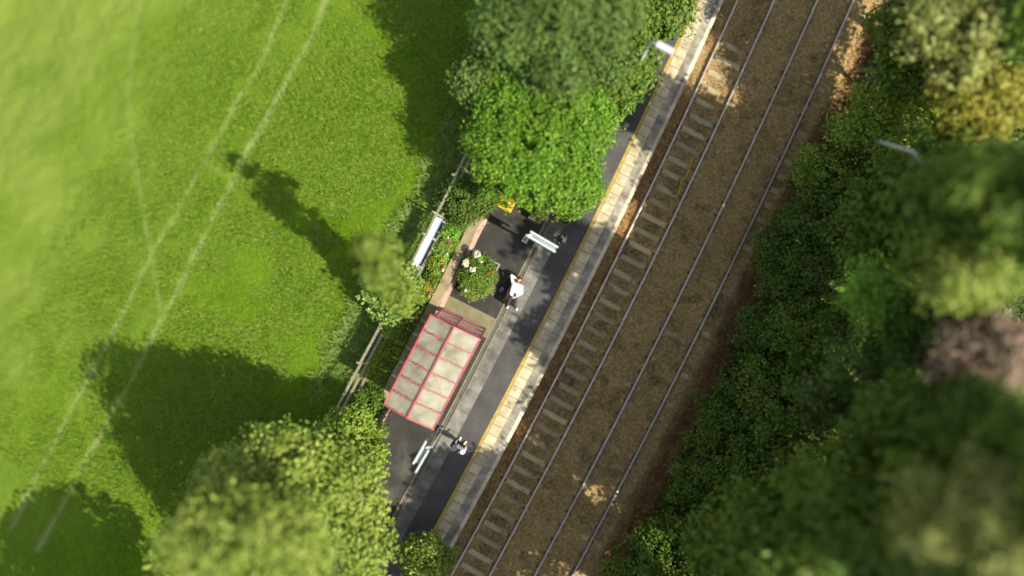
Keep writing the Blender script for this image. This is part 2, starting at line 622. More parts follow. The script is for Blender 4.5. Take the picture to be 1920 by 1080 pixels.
def build_field():
    ss = fine_axis(-90, -27, 17, 90, 0.13); ds = fine_axis(-120, -29, -3.9, -3.7, 0.13)
    def zf(s, d, X, Y):
        return field_z(d) + (vnoise(X, Y, 0.33, 3) - .5) * 0.09 + (vnoise(X, Y, 1.1, 4) - .5) * 0.12 + (vnoise(X, Y, 4, 5) - .5) * 0.2
    me, Sv, Dv, V = grid_sd(ss, ds, zf)
    # polygons wind so that normals point up
    X, Y = V[:, 0], V[:, 1]
    wob = (vnoise(X, Y, 1.3, 9) - .5) * 0.10 + (vnoise(X, Y, .3, 10) - .5) * 0.10
    trails = [([(545, -20), (505, 90), (440, 200), (380, 310), (330, 400), (285, 480), (230, 590), (150, 740), (75, 880), (20, 990)], 0.12, 0.85),
              ([(622, -20), (590, 60), (535, 160), (480, 255), (420, 370), (365, 480), (310, 590), (235, 730), (150, 880), (70, 1030)], 0.12, 1.0),
              ([(262, -20), (248, 90), (242, 200), (252, 300), (270, 400), (290, 500), (302, 580)], 0.13, 0.45),
              ([(380, 305), (405, 316), (432, 332)], 0.10, 0.4)]
    wear = np.zeros(len(X))
    for pts, wd, amt in trails:
        wp = [on_field(u, v) for u, v in pts]
        TRAILS.append(([(p.x, p.y) for p in wp], wd, amt))
        dist = poly_dist(X + wob, Y + wob * .4, [(p.x, p.y) for p in wp])
        wear = np.maximum(wear, amt * np.exp(-(dist / (wd * (.6 + .9 * vnoise(X, Y, .9, 15)))) ** 2) * (0.35 + 0.9 * vnoise(X, Y, 0.4, 12)))
    attr(me, 'wear', np.clip(wear, 0, 1))
    pale_lift = np.clip((-9 - Dv) / 16, 0, 1) * (0.45 + 0.8 * vnoise(X, Y, 1.7, 21)) * 1.0  # paler yellow grass leftwards, also lightened to offset weak sun on the slope
    attr(me, 'pale_lift', np.clip(pale_lift, 0, .9))
    me.vertices.foreach_set("co", (V - np.array([0, 0, 1.0]) * (wear * 0.05)[:, None]).astype(np.float32).ravel())
    smooth(me)
    tag(link('meadow', me, M['grass']), kind='structure')


def build_ballast():
    ss = fine_axis(-70, -19, 19, 70, 0.055, 2.0); ds = np.concatenate([np.arange(2.7, 9.9, 0.055), np.arange(9.9, 11.6, 0.15)])
    kd = [2.7, 3.1, 3.5, 3.75, 4.15, 4.55, 4.9, 5.3, 6.2, 6.6, 7.3, 8.0, 8.7, 9.4, 10.0, 11.6]
    kz = [-1.07, -1.05, -1.035, -1.10, -1.115, -1.085, -1.035, -1.03, -1.03, -1.045, -1.05, -1.05, -1.06, -1.40, -1.50, -1.35]
    def zf(s, d, X, Y):
        r = np.random.RandomState(2).rand(*s.shape)
        return np.interp(d, kd, kz) - .022 * np.exp(-((d - 8.38) / .2) ** 2) * (s > 3.5) + (r - .5) * 0.032 + (vnoise(X, Y, .7, 8) - .5) * 0.035 + (vnoise(X, Y, .22, 18) - .5) * 0.03
    me, Sv, Dv, V = grid_sd(ss, ds, zf)
    X, Y = V[:, 0], V[:, 1]
    g = np.exp(-((Dv - 3.1) / .28) ** 2) * .45 + np.exp(-((Dv - 4.2) / .5) ** 2) * 0.75
    g += 0.75 * np.clip((vnoise(X, Y, .5, 33) - .68) * 5, 0, 1)
    attr(me, 'grime', np.clip(g * (0.5 + 0.8 * vnoise(X, Y, .8, 31)), 0, 1))
    rr = np.clip((Dv - 9.0) / .5, 0, 1) + np.exp(-((Dv - 3.0) / .3) ** 2) * 0.25
    attr(me, 'red', np.clip(rr * (0.6 + .6 * vnoise(X, Y, .6, 41)), 0, 1))
    tag(link('ballast', me, M['ballast']), kind='structure')


def build_bank():
    ss = fine_axis(-90, -26, 24, 90, 0.5); ds = np.concatenate([np.arange(9.3, 22, 0.4), np.arange(22, 120, 3)])
    def zf(s, d, X, Y):
        return bank_z(d) + (vnoise(X, Y, 1.2, 14) - .5) * 0.3 - 0.12
    me, *_ = grid_sd(ss, ds, zf)
    tag(link('embankment', smooth(me), M['soil']), kind='structure')


build_field(); build_ballast(); build_bank()
tag(link('subsoil', quads([(-200, -200, -12), (200, -200, -12), (200, 200, -12), (-200, 200, -12)], [(0, 1, 2, 3)]), M['soil']), kind='structure')

# the platform, strip by strip
S0, S1 = -40.0, 40.0
sheet('flower_bed', -4.1, -2.75, S0, S1, -0.05, M['soil'], 3)
sheet('platform_yard', -2.2, 0.0, S0, S1, 0.0, M['yard'], 3)
sheet('channel_kerb', 0.0, 0.035, S0, S1, 0.012, M['kerb'])
sheet('drain_channel', 0.035, 0.215, S0, S1, -0.02, M['channel'])
sheet('channel_kerb', 0.215, 0.25, S0, S1, 0.012, M['kerb'])
sheet('concrete_strip', 0.25, 0.80, S0, S1, 0.0, M['concrete_slabs'])
sheet('platform_walkway', 0.80, 1.745, S0, S1, 0.004, M['asphalt'])
sheet('yellow_line', 1.745, 1.867, S0, S1, 0.006, M['yellow'])
sheet('edge_tiles', 1.867, 2.324, S0, S1, 0.004, M['tile'])
sheet('platform_coping', 2.324, 2.66, S0, S1, 0.0, M['coping'])
sheet('platform_lip', 2.66, 2.82, S0, S1, -0.006, M['lip'], 2, 0.8, 1.25)
# concrete apron north of the shelter and darker resurfaced patch
ap = MB(); ap.hexa([P(a, b, z) for z in (-.02, 0.006) for a, b in ((-2.35, -2.2), (-2.35, -0.01), (-1.45, -0.01), (-1.45, -2.2))])
tag(ap.build('concrete_apron', speckled('mossy_concrete', (.10, .10, .035), (.16, .145, .075), (.22, .2, .12), 2.5, 50)), kind='structure')


# ---------------------------------------------------------------- track
def build_rail(d):
    lab = {3.45: 'shiny rail nearest the platform, beside the leaf-strewn ballast', 4.90: 'second rail from the platform, at the far ends of the pale sleepers',
           6.60: 'third rail from the platform, with buried sleepers beyond it', 8.03: 'rail farthest from the platform, beside the brown bank'}[d]
    r = empty('rail', P(0, d, -1.06), lab, 'rail', 'running rails of the two tracks')
    ss = np.arange(-40, 40.1, 0.8)
    def sweep(prof, name, m):
        V = []; F = []; k = len(prof)
        for s in ss:
            for dx, z in prof:
                x, y = XY(s, d + dx); V.append((float(x), float(y), z))
        for i in range(len(ss) - 1):
            for j in range(k):
                jj = (j + 1) % k
                F.append((i * k + j, i * k + jj, (i + 1) * k + jj, (i + 1) * k + j))
        link(name, quads(V, F), m, r)
    sweep([(-.07, -1.06), (.07, -1.06), (.07, -1.045), (.012, -1.025), (.012, -.955), (.036, -.94), (.036, -.907), (-.036, -.907), (-.036, -.94), (-.012, -.955), (-.012, -1.025), (-.07, -1.045)], 'rail_web', M['rust'])
    sweep([(-.034, -.9065), (.034, -.9065), (.034, -.902), (.026, -.898), (-.026, -.898), (-.034, -.902)], 'running_surface', M['railtop'])


for d_ in (3.45, 4.90, 6.60, 8.03):
    build_rail(d_)


def sleeper_mesh(L=2.45):
    prof = [(-L / 2, .0), (-.55, .0), (-.35, -.015), (.35, -.015), (.55, 0), (L / 2, 0)]
    V = []; F = []
    for x, z in prof:
        for y, zz in ((-.14, z - .2), (-.115, z - .012), (-.1, z), (.1, z), (.115, z - .012), (.14, z - .2)):
            V.append((x, y, zz))
    for i in range(len(prof) - 1):
        for j in range(6):
            jj = (j + 1) % 6
            F.append((i * 6 + j, (i + 1) * 6 + j, (i + 1) * 6 + jj, i * 6 + jj))
    me = bpy.data.meshes.new("m")
    me.from_pydata(V, [], F + [tuple(range(6)), tuple(reversed(range(30, 36)))])
    me.update()
    return me


def build_sleepers():
    sm = sleeper_mesh(); sm.materials.append(M['sleeper'])
    cm = MB()
    cm.box((0, 0, .02), (.27, .13, .045), None, .015)
    clip = cm.mesh(); clip.materials.append(M['rust'])
    rnd = random.Random(4)
    for tr, (dc, z, group) in enumerate(((4.175, -1.062, 'sleepers of the track by the platform'), (7.315, -1.055, 'half buried sleepers of the far track'))):
        for i in range(41):
            s = -13.7 + i * 0.682 + rnd.uniform(-.03, .03)
            o = bpy.data.objects.new('sleeper', sm); C.objects.link(o)
            o.location = P(s, dc, z + rnd.uniform(-.012, .006))
            o.rotation_euler = (0, 0, -ANG + math.atan(2 * K * s) + rnd.uniform(-.01, .01))
            tag(o, 'pale concrete sleeper lying between the rails of the track by the platform' if tr == 0 else
                'concrete sleeper mostly buried in brown ballast under the far track', 'sleeper', group)
            for sx in (-.725, .725):
                c = bpy.data.objects.new('rail_clip', clip); C.objects.link(c)
                c.parent = o; c.location = (sx, 0, 0)


build_sleepers()


# yellow cable marker between the rails near the top
mb = MB()
pts = [P(6.7 + k * .25, 4.6 + .05 * math.sin(k * 1.7), -1.03 + .01 * (k % 2)) for k in range(8)]
mb.tube(pts, [.022] * 8, 8)
tag(mb.build('yellow_conduit', M['binyellow'], None, True), 'yellow cable conduit lying on the ballast between the two platform rails', 'conduit')


# ---------------------------------------------------------------- foliage
def leaf_quads(cen, nor, L, Wd, rng):
    n = len(cen)
    r = rng.randn(n, 3)
    ta = np.cross(nor, r); ta /= np.linalg.norm(ta, axis=1)[:, None] + 1e-9
    bi = np.cross(nor, ta)
    Ls = (L * (0.65 + 0.7 * rng.rand(n)))[:, None]; Ws = Ls * Wd
    a = cen - ta * Ls * .5; c = cen + ta * Ls * .5
    b = cen + bi * Ws * .5 + ta * Ls * .08; d = cen - bi * Ws * .5 + ta * Ls * .08
    V = np.stack([a, d, c, b], 1).reshape(-1, 3)
    F = np.arange(4 * n).reshape(-1, 4)
    return V, F


def crown_mesh(lobes, n, L, seed, Wd=0.6, clump=0.30, up=0.45, fill=0.72):
    """leaves gathered into clumps over and inside the lobes (x, y, z, rxy, rz)"""
    rng = np.random.RandomState(seed)
    lob = np.array(lobes, float)
    wgt = lob[:, 3] ** 2; wgt = wgt / wgt.sum()
    ncl = max(12, int(n / 42))
    li = rng.choice(len(lob), ncl, p=wgt)
    dr = rng.randn(ncl, 3); dr /= np.linalg.norm(dr, axis=1)[:, None]
    flip = (dr[:, 2] < -0.15) & (rng.rand(ncl) < 0.6)
    dr[flip, 2] *= -1
    rad = fill + (1.04 - fill) * rng.rand(ncl) ** 0.6
    rad = rad + (rng.rand(ncl) < .10) * rng.rand(ncl) * .18
    cc = lob[li, :3] + dr * np.stack([lob[li, 3], lob[li, 3], lob[li, 4]], 1) * rad[:, None]
    k = rng.randint(0, ncl, n)
    sz = clump * (0.5 + 0.9 * rng.rand(ncl))
    off = rng.randn(n, 3); off[:, 2] *= 0.62
    cen = cc[k] + off * sz[k][:, None] * 0.6
    nor = dr[k] * 0.55 + np.array([0, 0, up]) + rng.randn(n, 3) * 0.42
    nor /= np.linalg.norm(nor, axis=1)[:, None]
    V, F = leaf_quads(cen, nor, L, Wd, rng)
    return quads(V, F)


def auto_lobes(c, r, rz, seed, k=6, spread=0.55):
    rnd = random.Random(seed)
    out = [(c[0], c[1], c[2], r * .72, rz * .85)]
    a0 = rnd.uniform(0, 6)
    for i in range(k):
        a = a0 + i * 2 * math.pi / k + rnd.uniform(-.3, .3)
        q = r * spread * rnd.uniform(.8, 1.15); rr = r * rnd.uniform(.36, .56)
        out.append((c[0] + math.cos(a) * q, c[1] + math.sin(a) * q, c[2] + rz * rnd.uniform(-.45, .35), rr, rr * rz / r * rnd.uniform(.85, 1.1)))
    return out


def trunk_mb(base, top, lobes, r0, seed, limbs=5):
    rnd = random.Random(seed)
    mb = MB()
    base = Vector(base); top = Vector(top)
    n = 6
    pts = [base.lerp(top, i / n) + Vector((rnd.uniform(-.06, .06), rnd.uniform(-.06, .06), 0)) * (0 < i < n) for i in range(n + 1)]
    mb.tube(pts, [r0 * (1.25 if i == 0 else 1 - .72 * i / n) for i in range(n + 1)], 9)
    for i, l_ in enumerate(lobes[1:limbs + 1]):
        st = base.lerp(top, rnd.uniform(.35, .75))
        en = Vector(l_[:3])
        m1 = st.lerp(en, .5) + Vector((0, 0, rnd.uniform(.0, .2) * (en - st).length))
        mb.tube([st, m1, en], [r0 * .45, r0 * .3, r0 * .1], 7)
    return mb


def plant(name, label, cat, c, r, rz, gz, m, n, L, seed, group=None, k=6, r0=None, bark='bark', lobes=None, clump=0.3, base=None, Wd=.6, spread=.55, up=.45):
    lobes = lobes or auto_lobes(c, r, rz, seed, k, spread)
    b = Vector(base) if base is not None else Vector((c[0], c[1], gz))
    root = empty(name, b, label, cat, group)
    link('crown' if 'tree' in name else 'foliage', crown_mesh(lobes, n, L, seed, Wd, clump, up), M[m], root)
    rr = r0 or max(.03, r * .06)
    trunk_mb(b, Vector((c[0], c[1], c[2] + rz * .3)), lobes, rr, seed).build('trunk' if 'tree' in name else 'stem', M[bark], root, True)
    return root


# --- trees on the platform side
p = at(1012, 268, 2.9)
plant('leafy_tree', 'bright green dense leafy tree overhanging the platform above the white sign', 'tree', (p.x, p.y, 2.5), 2.7, 1.6, -.1, 'lf_bright', 78000, .125, 11, r0=.16, clump=.22,
      lobes=auto_lobes((p.x, p.y, 2.5), 2.7, 1.6, 11, 8) + [(p.x + 1.9, p.y + 1.7, 2.2, 1.35, 1.1), (p.x + .9, p.y + 1.6, 2.4, 1.5, 1.3), (p.x + .2, p.y + 2.5, 2.5, 1.7, 1.3), (p.x - 1.2, p.y + 1.9, 2.3, 1.4, 1.2)])
p = at(1060, 10, 5.0)
plant('shade_tree', 'tall grey green tree behind the bright leafy tree, towards the meadow', 'tree', (p.x, p.y, 4.0), 2.5, 1.9, -.3, 'lf_greyg', 36000, .15, 12, k=9, spread=.72, r0=.2, clump=.35)
p = at(935, 150, 3.0)
plant('rounded_bush', 'dark green bush on the meadow side of the bright leafy tree', 'bush', (p.x, p.y, 2.0), 1.5, 1.5, -.3, 'lf_greyg', 15000, .15, 27, k=7, clump=.28, spread=.7)
p = at(1098, 150, 3.2)
plant('rounded_bush', 'green bush filling the gap between bright tree and lamp', 'bush', (p.x, p.y, 2.2), 1.7, 1.3, -.1, 'lf_bright', 17000, .15, 28, k=7, clump=.26, spread=.7)
p = at(1118, 62, 3.4)
plant('rounded_bush', 'grey green bush wrapping the foot of the platform lamp', 'bush', (p.x, p.y, 2.0), 2.4, 1.6, -.1, 'lf_mid', 30000, .16, 13, k=7, clump=.28)
p = at(1205, -25, 2.0)
plant('rounded_bush', 'green bush at the very top of the platform beyond the lamp', 'bush', (p.x, p.y, 1.6), 2.2, 1.5, -.1, 'lf_mid', 20000, .16, 14, k=6, clump=.28)
p = at(868, 372, 1.2)
plant('ivy_bush', 'dark green ivy bush sprawling over the top end of the garden wall', 'bush', (p.x, p.y, .55), 1.05, .75, -.05, 'lf_dark', 11000, .11, 15, k=6, clump=.18)
p = at(905, 385, 1.2)
plant('ivy_bush', 'small dark bush between the ivy and the yellow grit bin', 'bush', (p.x - .25, p.y + .35, .5), .65, .6, -.05, 'lf_dark', 4500, .11, 16, k=5, clump=.18)
# big olive tree, lower left
p = at(512, 1010, 4.2)
plant('olive_green_tree', 'big yellow olive tree in the lower left, standing by the fence end', 'tree', (p.x, p.y, 4.0), 3.8, 2.9, -.9, 'lf_olive', 62000, .18, 17, r0=.26, clump=.34,
      lobes=auto_lobes((p.x, p.y, 3.7), 3.3, 2.4, 17, 11, .68) + auto_lobes((p.x + .3, p.y + .4, 6.9), 2.1, 1.7, 18, 7, .7))
p = at(640, 840, 3.0)
plant('leafy_shrub', 'green shrub hiding the lower end of the wooden fence', 'shrub', (p.x, p.y, 1.7), 1.4, 1.2, -.2, 'lf_spring', 12000, .13, 18, k=6, clump=.2)
p = at(798, 1062, 2.0)
plant('leafy_shrub', 'dark olive shrub at the bottom edge, spilling onto the platform', 'shrub', (p.x, p.y, 1.3), 1.15, 1.0, 0, 'lf_olive', 9000, .13, 19, k=5, clump=.2)
# slim tree by the fence, whose long shadow lies across the meadow
b = at(772, 556, 0)
top = Vector((b.x - .1, b.y + 1.75, 7.6))
lob = []
rnd = random.Random(6)
for i in range(15):
    f = i / 14.0
    q = Vector((b.x, b.y, 1.7)).lerp(top, f)
    wd = (.74 + 1.25 * f * (1 - f) - .40 * f) * rnd.uniform(.7, 1.1)
    a = rnd.uniform(0, 6.28)
    lob.append((q.x + math.cos(a) * wd * .5, q.y + math.sin(a) * wd * .5, q.z, wd * .62, .55))
plant('slim_tree', 'slim pale green tree leaning over the fence between sign and shelter', 'tree', (top.x, top.y, 7.0), 1, 1, -.1, 'lf_slim', 7800, .15, 21, r0=.09, lobes=lob, clump=.22, base=(b.x, b.y, -.1))
p = at(732, 548, 1.8)
plant('leafy_shrub', 'pale green shrub at the foot of the slim tree by the fence', 'shrub', (p.x, p.y, 1.1), 1.15, .95, -.1, 'lf_small', 6500, .18, 22, k=7, clump=.2)
p = at(735, 602, .9)
plant('leafy_shrub', 'small yellow green shrub leaning on the fence beside the shelter corner', 'shrub', (p.x, p.y, .6), .55, .5, -.1, 'lf_spring', 3500, .1, 23, k=5, clump=.16)
p = at(688, 765, .8)
plant('leafy_shrub', 'low green shrub between the fence and the lower back corner of the shelter', 'shrub', (p.x, p.y, .35), .8, .55, -.1, 'lf_mid', 6000, .1, 24, k=6, clump=.16)
p = at(690, 815, .8)
plant('leafy_shrub', 'mid green shrub on the wall just below the shelter', 'shrub', (p.x, p.y, .45), .6, .6, -.1, 'lf_spring', 4000, .1, 25, k=5, clump=.16)
# a tree standing below the frame, whose shadow falls into the lower left corner
plant('olive_green_tree', 'olive tree below the lower left corner, known by its shadow on the meadow', 'tree', (-12.3, -17.0, 6.4), 4.0, 3.0, -1.5, 'lf_olive', 20000, .3, 26, k=8, r0=.25, clump=.4)

# --- far bank: (u, v, z, r, rz, material, n, L, name, label)
bank = [
    (1512, 505, 1.3, 1.7, 1.3, 'lf_dark', 12000, .13, 'dark_bush', 'dark green bush at the track edge, level with the lying man'),
    (1575, 420, 1.8, 1.8, 1.5, 'lf_dark', 11000, .14, 'dark_bush', 'dark bush under the bare grey branch'),
    (1565, 330, 1.2, 1.2, 1.0, 'lf_spring', 6000, .13, 'fern_bush', 'yellowish low bush at the track edge left of the bare branch'),
    (1460, 640, 1.1, 1.3, 1.1, 'lf_dark', 9000, .13, 'fresh_green_bush', 'fresh green bush leaning towards the far rail'),
    (1545, 640, 2.0, 1.6, 1.5, 'lf_mid', 10000, .15, 'fresh_green_bush', 'larger fresh green bush below left of the lime maple'),
    (1400, 785, 1.0, 1.4, 1.1, 'lf_dark', 9000, .13, 'dark_bush', 'dark bush at the track edge, level with the shelter foot'),
    (1480, 770, 2.0, 1.7, 1.5, 'lf_mid', 10000, .15, 'fresh_green_bush', 'mid green bush left of the grey green tree'),
    (1335, 900, .9, 1.3, 1.0, 'lf_mid', 8000, .13, 'dark_bush', 'green bush at the track edge, low in the picture'),
    (1440, 900, 2.0, 1.6, 1.5, 'lf_mid', 9000, .15, 'fresh_green_bush', 'mid green bush left of the narrow yellow bush'),
    (1270, 1045, .8, 1.4, 1.0, 'lf_mid', 7000, .14, 'dark_bush', 'low bush at the bottom edge beside the far rail'),
    (1235, 1085, .6, 1.5, 1.1, 'lf_mid', 7000, .14, 'dark_bush', 'low bush cut by the bottom edge nearest the far rail'),
    (1390, 1040, 2.0, 1.8, 1.6, 'lf_dark', 9000, .16, 'dark_bush', 'dark bush at the bottom edge between low bush and broad tree'),
    (1652, 550, 5.4, .9, .6, 'lf_lime', 3400, .17, 'lime_maple_tree', 'small lime green maple glowing among dark bushes'),
    (1640, 740, 4.6, 1.9, 1.8, 'lf_greyg', 9000, .17, 'grey_green_tree', 'grey green tree with pale leaves right of the fresh green bushes'),
    (1510, 895, 3.2, .6, .9, 'lf_yellow', 1500, .13, 'yellow_bush', 'narrow yellow bush glowing among the lower dark bushes'),
    (1560, 950, 4.4, 1.6, 1.7, 'lf_spring', 7500, .17, 'young_tree', 'yellow green young tree near the bottom edge'),
    (1700, 420, 4.0, 1.8, 1.7, 'lf_mid', 8000, .17, 'young_tree', 'green young tree just below the bare grey branch'),
    (1662, 230, 2.0, 1.5, 1.2, 'lf_spring', 8000, .16, 'young_tree', 'yellow green tree closest to the rails at the top'),
    (1728, 95, 2.9, 1.7, 1.3, 'lf_mid', 9000, .17, 'broad_tree', 'mid green tree at the top, left of the pale crown'),
    (1650, 300, 1.4, 1.6, 1.3, 'lf_dark', 9000, .14, 'dark_bush', 'dark bush left of the bare branch, under the yellow green tree'),
    (1830, 40, 6.0, 1.5, 1.5, 'lf_pale', 6000, .18, 'pale_tree', 'pale leaved tree in the upper right corner'),
    (1850, 190, 5.2, 1.3, 1.2, 'lf_yellow', 5500, .18, 'yellow_tree', 'yellow autumn tree at the right edge near the top'),
    (1775, 345, 4.6, 1.8, 1.7, 'lf_mid', 9000, .18, 'broad_tree', 'green tree under the yellow autumn tree'),
    (1835, 500, 8.2, 1.15, 2.0, 'lf_olive', 8000, .2, 'sunlit_tree', 'sunlit pale olive tree right of the lime maple'),
    (1905, 380, 7.4, 1.2, 2.4, 'lf_mid', 8000, .2, 'broad_tree', 'green tree at the right edge above the sunlit olive tree'),
    (1755, 620, 5.6, 1.4, 1.8, 'lf_dark', 8000, .19, 'broad_tree', 'dark tree between the lime maple and the copper tree'),
    (1872, 675, 8.2, 1.1, 1.6, 'lf_copper', 7500, .2, 'copper_tree', 'pinkish copper leaved tree at the right edge'),
    (1730, 825, 7.0, 1.6, 2.2, 'lf_mid', 11000, .2, 'broad_tree', 'broad green tree below the copper tree'),
    (1890, 830, 9.6, 1.4, 2.4, 'lf_dark', 8000, .2, 'broad_tree', 'green tree at the right edge between copper and corner trees'),
    (1620, 1000, 7.8, 1.8, 2.4, 'lf_mid', 11000, .2, 'broad_tree', 'broad green tree at the bottom edge left of the pale corner tree'),
    (1790, 945, 8.4, 1.3, 2.2, 'lf_spring', 8000, .2, 'broad_tree', 'yellow green tree just left of the pale corner tree'),
    (1865, 1010, 11.2, 1.6, 2.0, 'lf_pale', 8000, .2, 'pale_tree', 'pale sunlit tree in the lower right corner'),
]
for i, (u, v, z, r_, rz, m, n, L, nm, lab) in enumerate(bank):
    p = at(u, v, z)
    s_, d_ = SD(p.x, p.y)
    plant(nm, lab, 'tree' if 'tree' in nm else 'bush', (p.x, p.y, z - rz * .35), r_, rz, float(bank_z(d_)) - .1, m, n, L, 100 + i, 'trees and bushes on the far bank', k=9, spread=.78, clump=.24 if L < .16 else .34)
# tall trees above and beyond the right edge: they shade the line
outer = [(-1.9, 14.4, 14.6, 1.5, 'behind the deep green tree'), (1.6, 14.6, 17.2, 1.7, 'behind the broad green one below the copper tree'),
         (-19, 12.6, 13.5, 2.4, 'at the far lower end'), (-15.6, 12.3, 13.2, 2.4, 'second from the lower end'), (-12.2, 12.2, 13.4, 2.4, 'third from the lower end'), (-9.6, 12.0, 12.8, 2.0, 'fourth from the lower end'),
         (-7.9, 12.0, 11.4, 1.9, 'below the bottom edge nearest the broad tree'), (-4.3, 11.6, 9.5, 1.7, 'just behind the broad tree at the bottom edge'), (8.7, 12.0, 12.2, 2.0, 'beyond the right edge above the olive tree'), (17.0, 11.8, 11.5, 2.2, 'above the upper right corner'), (19.5, 12, 12.5, 2.3, 'farthest up the line')]
for i, (s_, d_, h_, r_, where) in enumerate(outer):
    p = P(s_, d_, 0)
    plant('tall_tree', 'tall dark tree of the far bank, ' + where, 'tree', (p.x, p.y, h_ * .56), r_, h_ * .42, .6, 'lf_mid', 22000, .25, 200 + i, 'tall trees on the far bank', k=9, r0=.24, clump=.4)

# bare pale branch reaching out over the bushes
p0 = at(1735, 330, 3.2)
rb = MB()
rb.tube([at(1700, 378, 4.4), at(1735, 340, 5.2), at(1738, 318, 5.4), at(1712, 285, 5.6), at(1690, 278, 5.6), at(1645, 264, 5.6)], [.03, .055, .075, .07, .06, .02], 8)
rb.tube([at(1738, 318, 5.4), at(1745, 330, 3.5), at(1720, 350, .2)], [.075, .09, .12], 8)
tag(rb.build('dead_tree', M['palebark'], None, True), 'bare pale grey dead tree fork above the dark bushes', 'tree')


# undergrowth on the far bank, one mass
def scatter(name, lo, hi, s0, s1, n, zf, L, m, seed, hgt=.35, label=None, cat=None, Wd=.5, kind='stuff', flat=.5):
    rng = np.random.RandomState(seed)
    s = rng.uniform(s0, s1, n); d = lo + (hi - lo) * rng.rand(n)
    X, Y = XY(s, d)
    keep = vnoise(X, Y, 1.0, seed) + rng.rand(n) * .5 > .45
    X, Y, d = X[keep], Y[keep], d[keep]
    Z = zf(d) + rng.rand(len(X)) * hgt * (0.3 + vnoise(X, Y, .8, seed + 1))
    nor = rng.randn(len(X), 3) * flat + np.array([0, 0, .8]); nor /= np.linalg.norm(nor, axis=1)[:, None]
    V, F = leaf_quads(np.stack([X, Y, Z], 1), nor, L, Wd, rng)
    return tag(link(name, quads(V, F), M[m]), label, cat, None, kind)


scatter('undergrowth', 9.75, 23, -24, 27, 170000, bank_z, .18, 'lf_dark', 51, 1.1, 'low dark undergrowth covering the far bank', 'undergrowth')
scatter('bank_litter', 8.95, 10.5, -18, 18, 9000, lambda d: np.interp(d, [8.7, 9.4, 10.0, 11.6], [-1.06, -1.40, -1.50, -1.35]) + .03, .10, 'litter', 52, .12, 'reddish brown dead leaves and stems along the foot of the bank', 'leaf litter', .45)
scatter('fallen_leaves', 2.84, 3.40, -9, 11, 2600, lambda d: -1.035 + 0 * d, .075, 'litter', 53, .03, 'orange and brown fallen leaves on the ballast beside the platform', 'fallen leaves', .6, 'stuff', .25)
scatter('fallen_leaves', 3.4, 9.0, -14, 14, 500, lambda d: -1.03 + 0 * d, .055, 'litter', 54, .03, 'a few fallen leaves scattered over the tracks', 'fallen leaves', .6, 'stuff', .2)


def off_trail(X, Y, d, rng):
    ok = rng.rand(len(X)) < np.clip((d + 20) / 13, 0, 1)
    for pts, wd, amt in TRAILS:
        ok &= poly_dist(X, Y, pts) > wd * 1.3
    return ok


def blades(name, n, s0, s1, d0, d1, L, Wd, m, seed, zf, label, cat, lean=.8, thr=.5, avoid=None):
    """grass blades: narrow upright leaning slivers"""
    rng = np.random.RandomState(seed)
    s = rng.uniform(s0, s1, n); d = rng.uniform(d0, d1, n)
    X, Y = XY(s, d)
    keep = vnoise(X, Y, .7, seed) * .7 + vnoise(X, Y, 2.3, seed + 2) * .3 + rng.rand(n) * .3 > thr
    if avoid is not None: keep &= avoid(X, Y, d, rng)
    X, Y, d = X[keep], Y[keep], d[keep]; k = len(X)
    base = np.stack([X, Y, zf(d)], 1)
    a = rng.uniform(0, 2 * np.pi, k)
    dirv = np.stack([np.cos(a) * lean, np.sin(a) * lean, np.ones(k) * (1.15 - lean * .6)], 1)
    dirv /= np.linalg.norm(dirv, axis=1)[:, None]
    side = np.stack([-np.sin(a), np.cos(a), np.zeros(k)], 1)
    Ls = (L * (.5 + rng.rand(k)))[:, None]
    mid = base + dirv * Ls * .55; tip = mid + (dirv * .8 + np.stack([np.cos(a), np.sin(a), -.3 * np.ones(k)], 1) * .4) * Ls * .5
    V = np.stack([base, mid + side * Wd, tip, mid - side * Wd], 1).reshape(-1, 3)
    return tag(link(name, quads(V, np.arange(4 * k).reshape(-1, 4)), M[m]), label, cat, None, 'stuff')


M['blade'] = leafmat('meadow_blades', (.075, .175, .006), (.14, .26, .012), (.27, .37, .04), .4, (.22, .29, .025), 1.2)
M['tuft'] = leafmat('long_grass_blades', (.08, .16, .02), (.17, .27, .04), (.34, .40, .12), .35, (.12, .22, .03), 1.2)
blades('meadow_grass', 400000, -17, 15, -20, -4.05, .20, .012, 'blade', 61, field_z, 'short green grass growing on the meadow', 'grass', .9, .48, avoid=off_trail)
blades('long_grass', 14000, -8, 9, -5.6, -4.0, .42, .014, 'tuft', 62, field_z, 'long pale tufts of grass along the meadow side of the fence', 'grass', .8, .58)
blades('rough_grass', 26000, -8.5, -1.2, -3.95, -2.7, .34, .013, 'straw', 63, lambda d: -.05 + 0 * d, 'rough straw coloured grass between the fence and the shelter', 'grass', .85, .4)
blades('bed_weeds', 12000, -1.3, 4.5, -3.95, -2.8, .26, .02, 'lf_spring', 64, lambda d: -.05 + 0 * d, 'green weeds filling the flower bed behind the wall', 'weeds', .8, .4)

scatter('bank_weeds', -3.85, -2.8, -7.6, -1.7, 15000, lambda d: -.03 + 0 * d, .11, 'lf_spring', 65, .5, 'green weeds and nettles between the fence and the shelter back', 'weeds', .45)

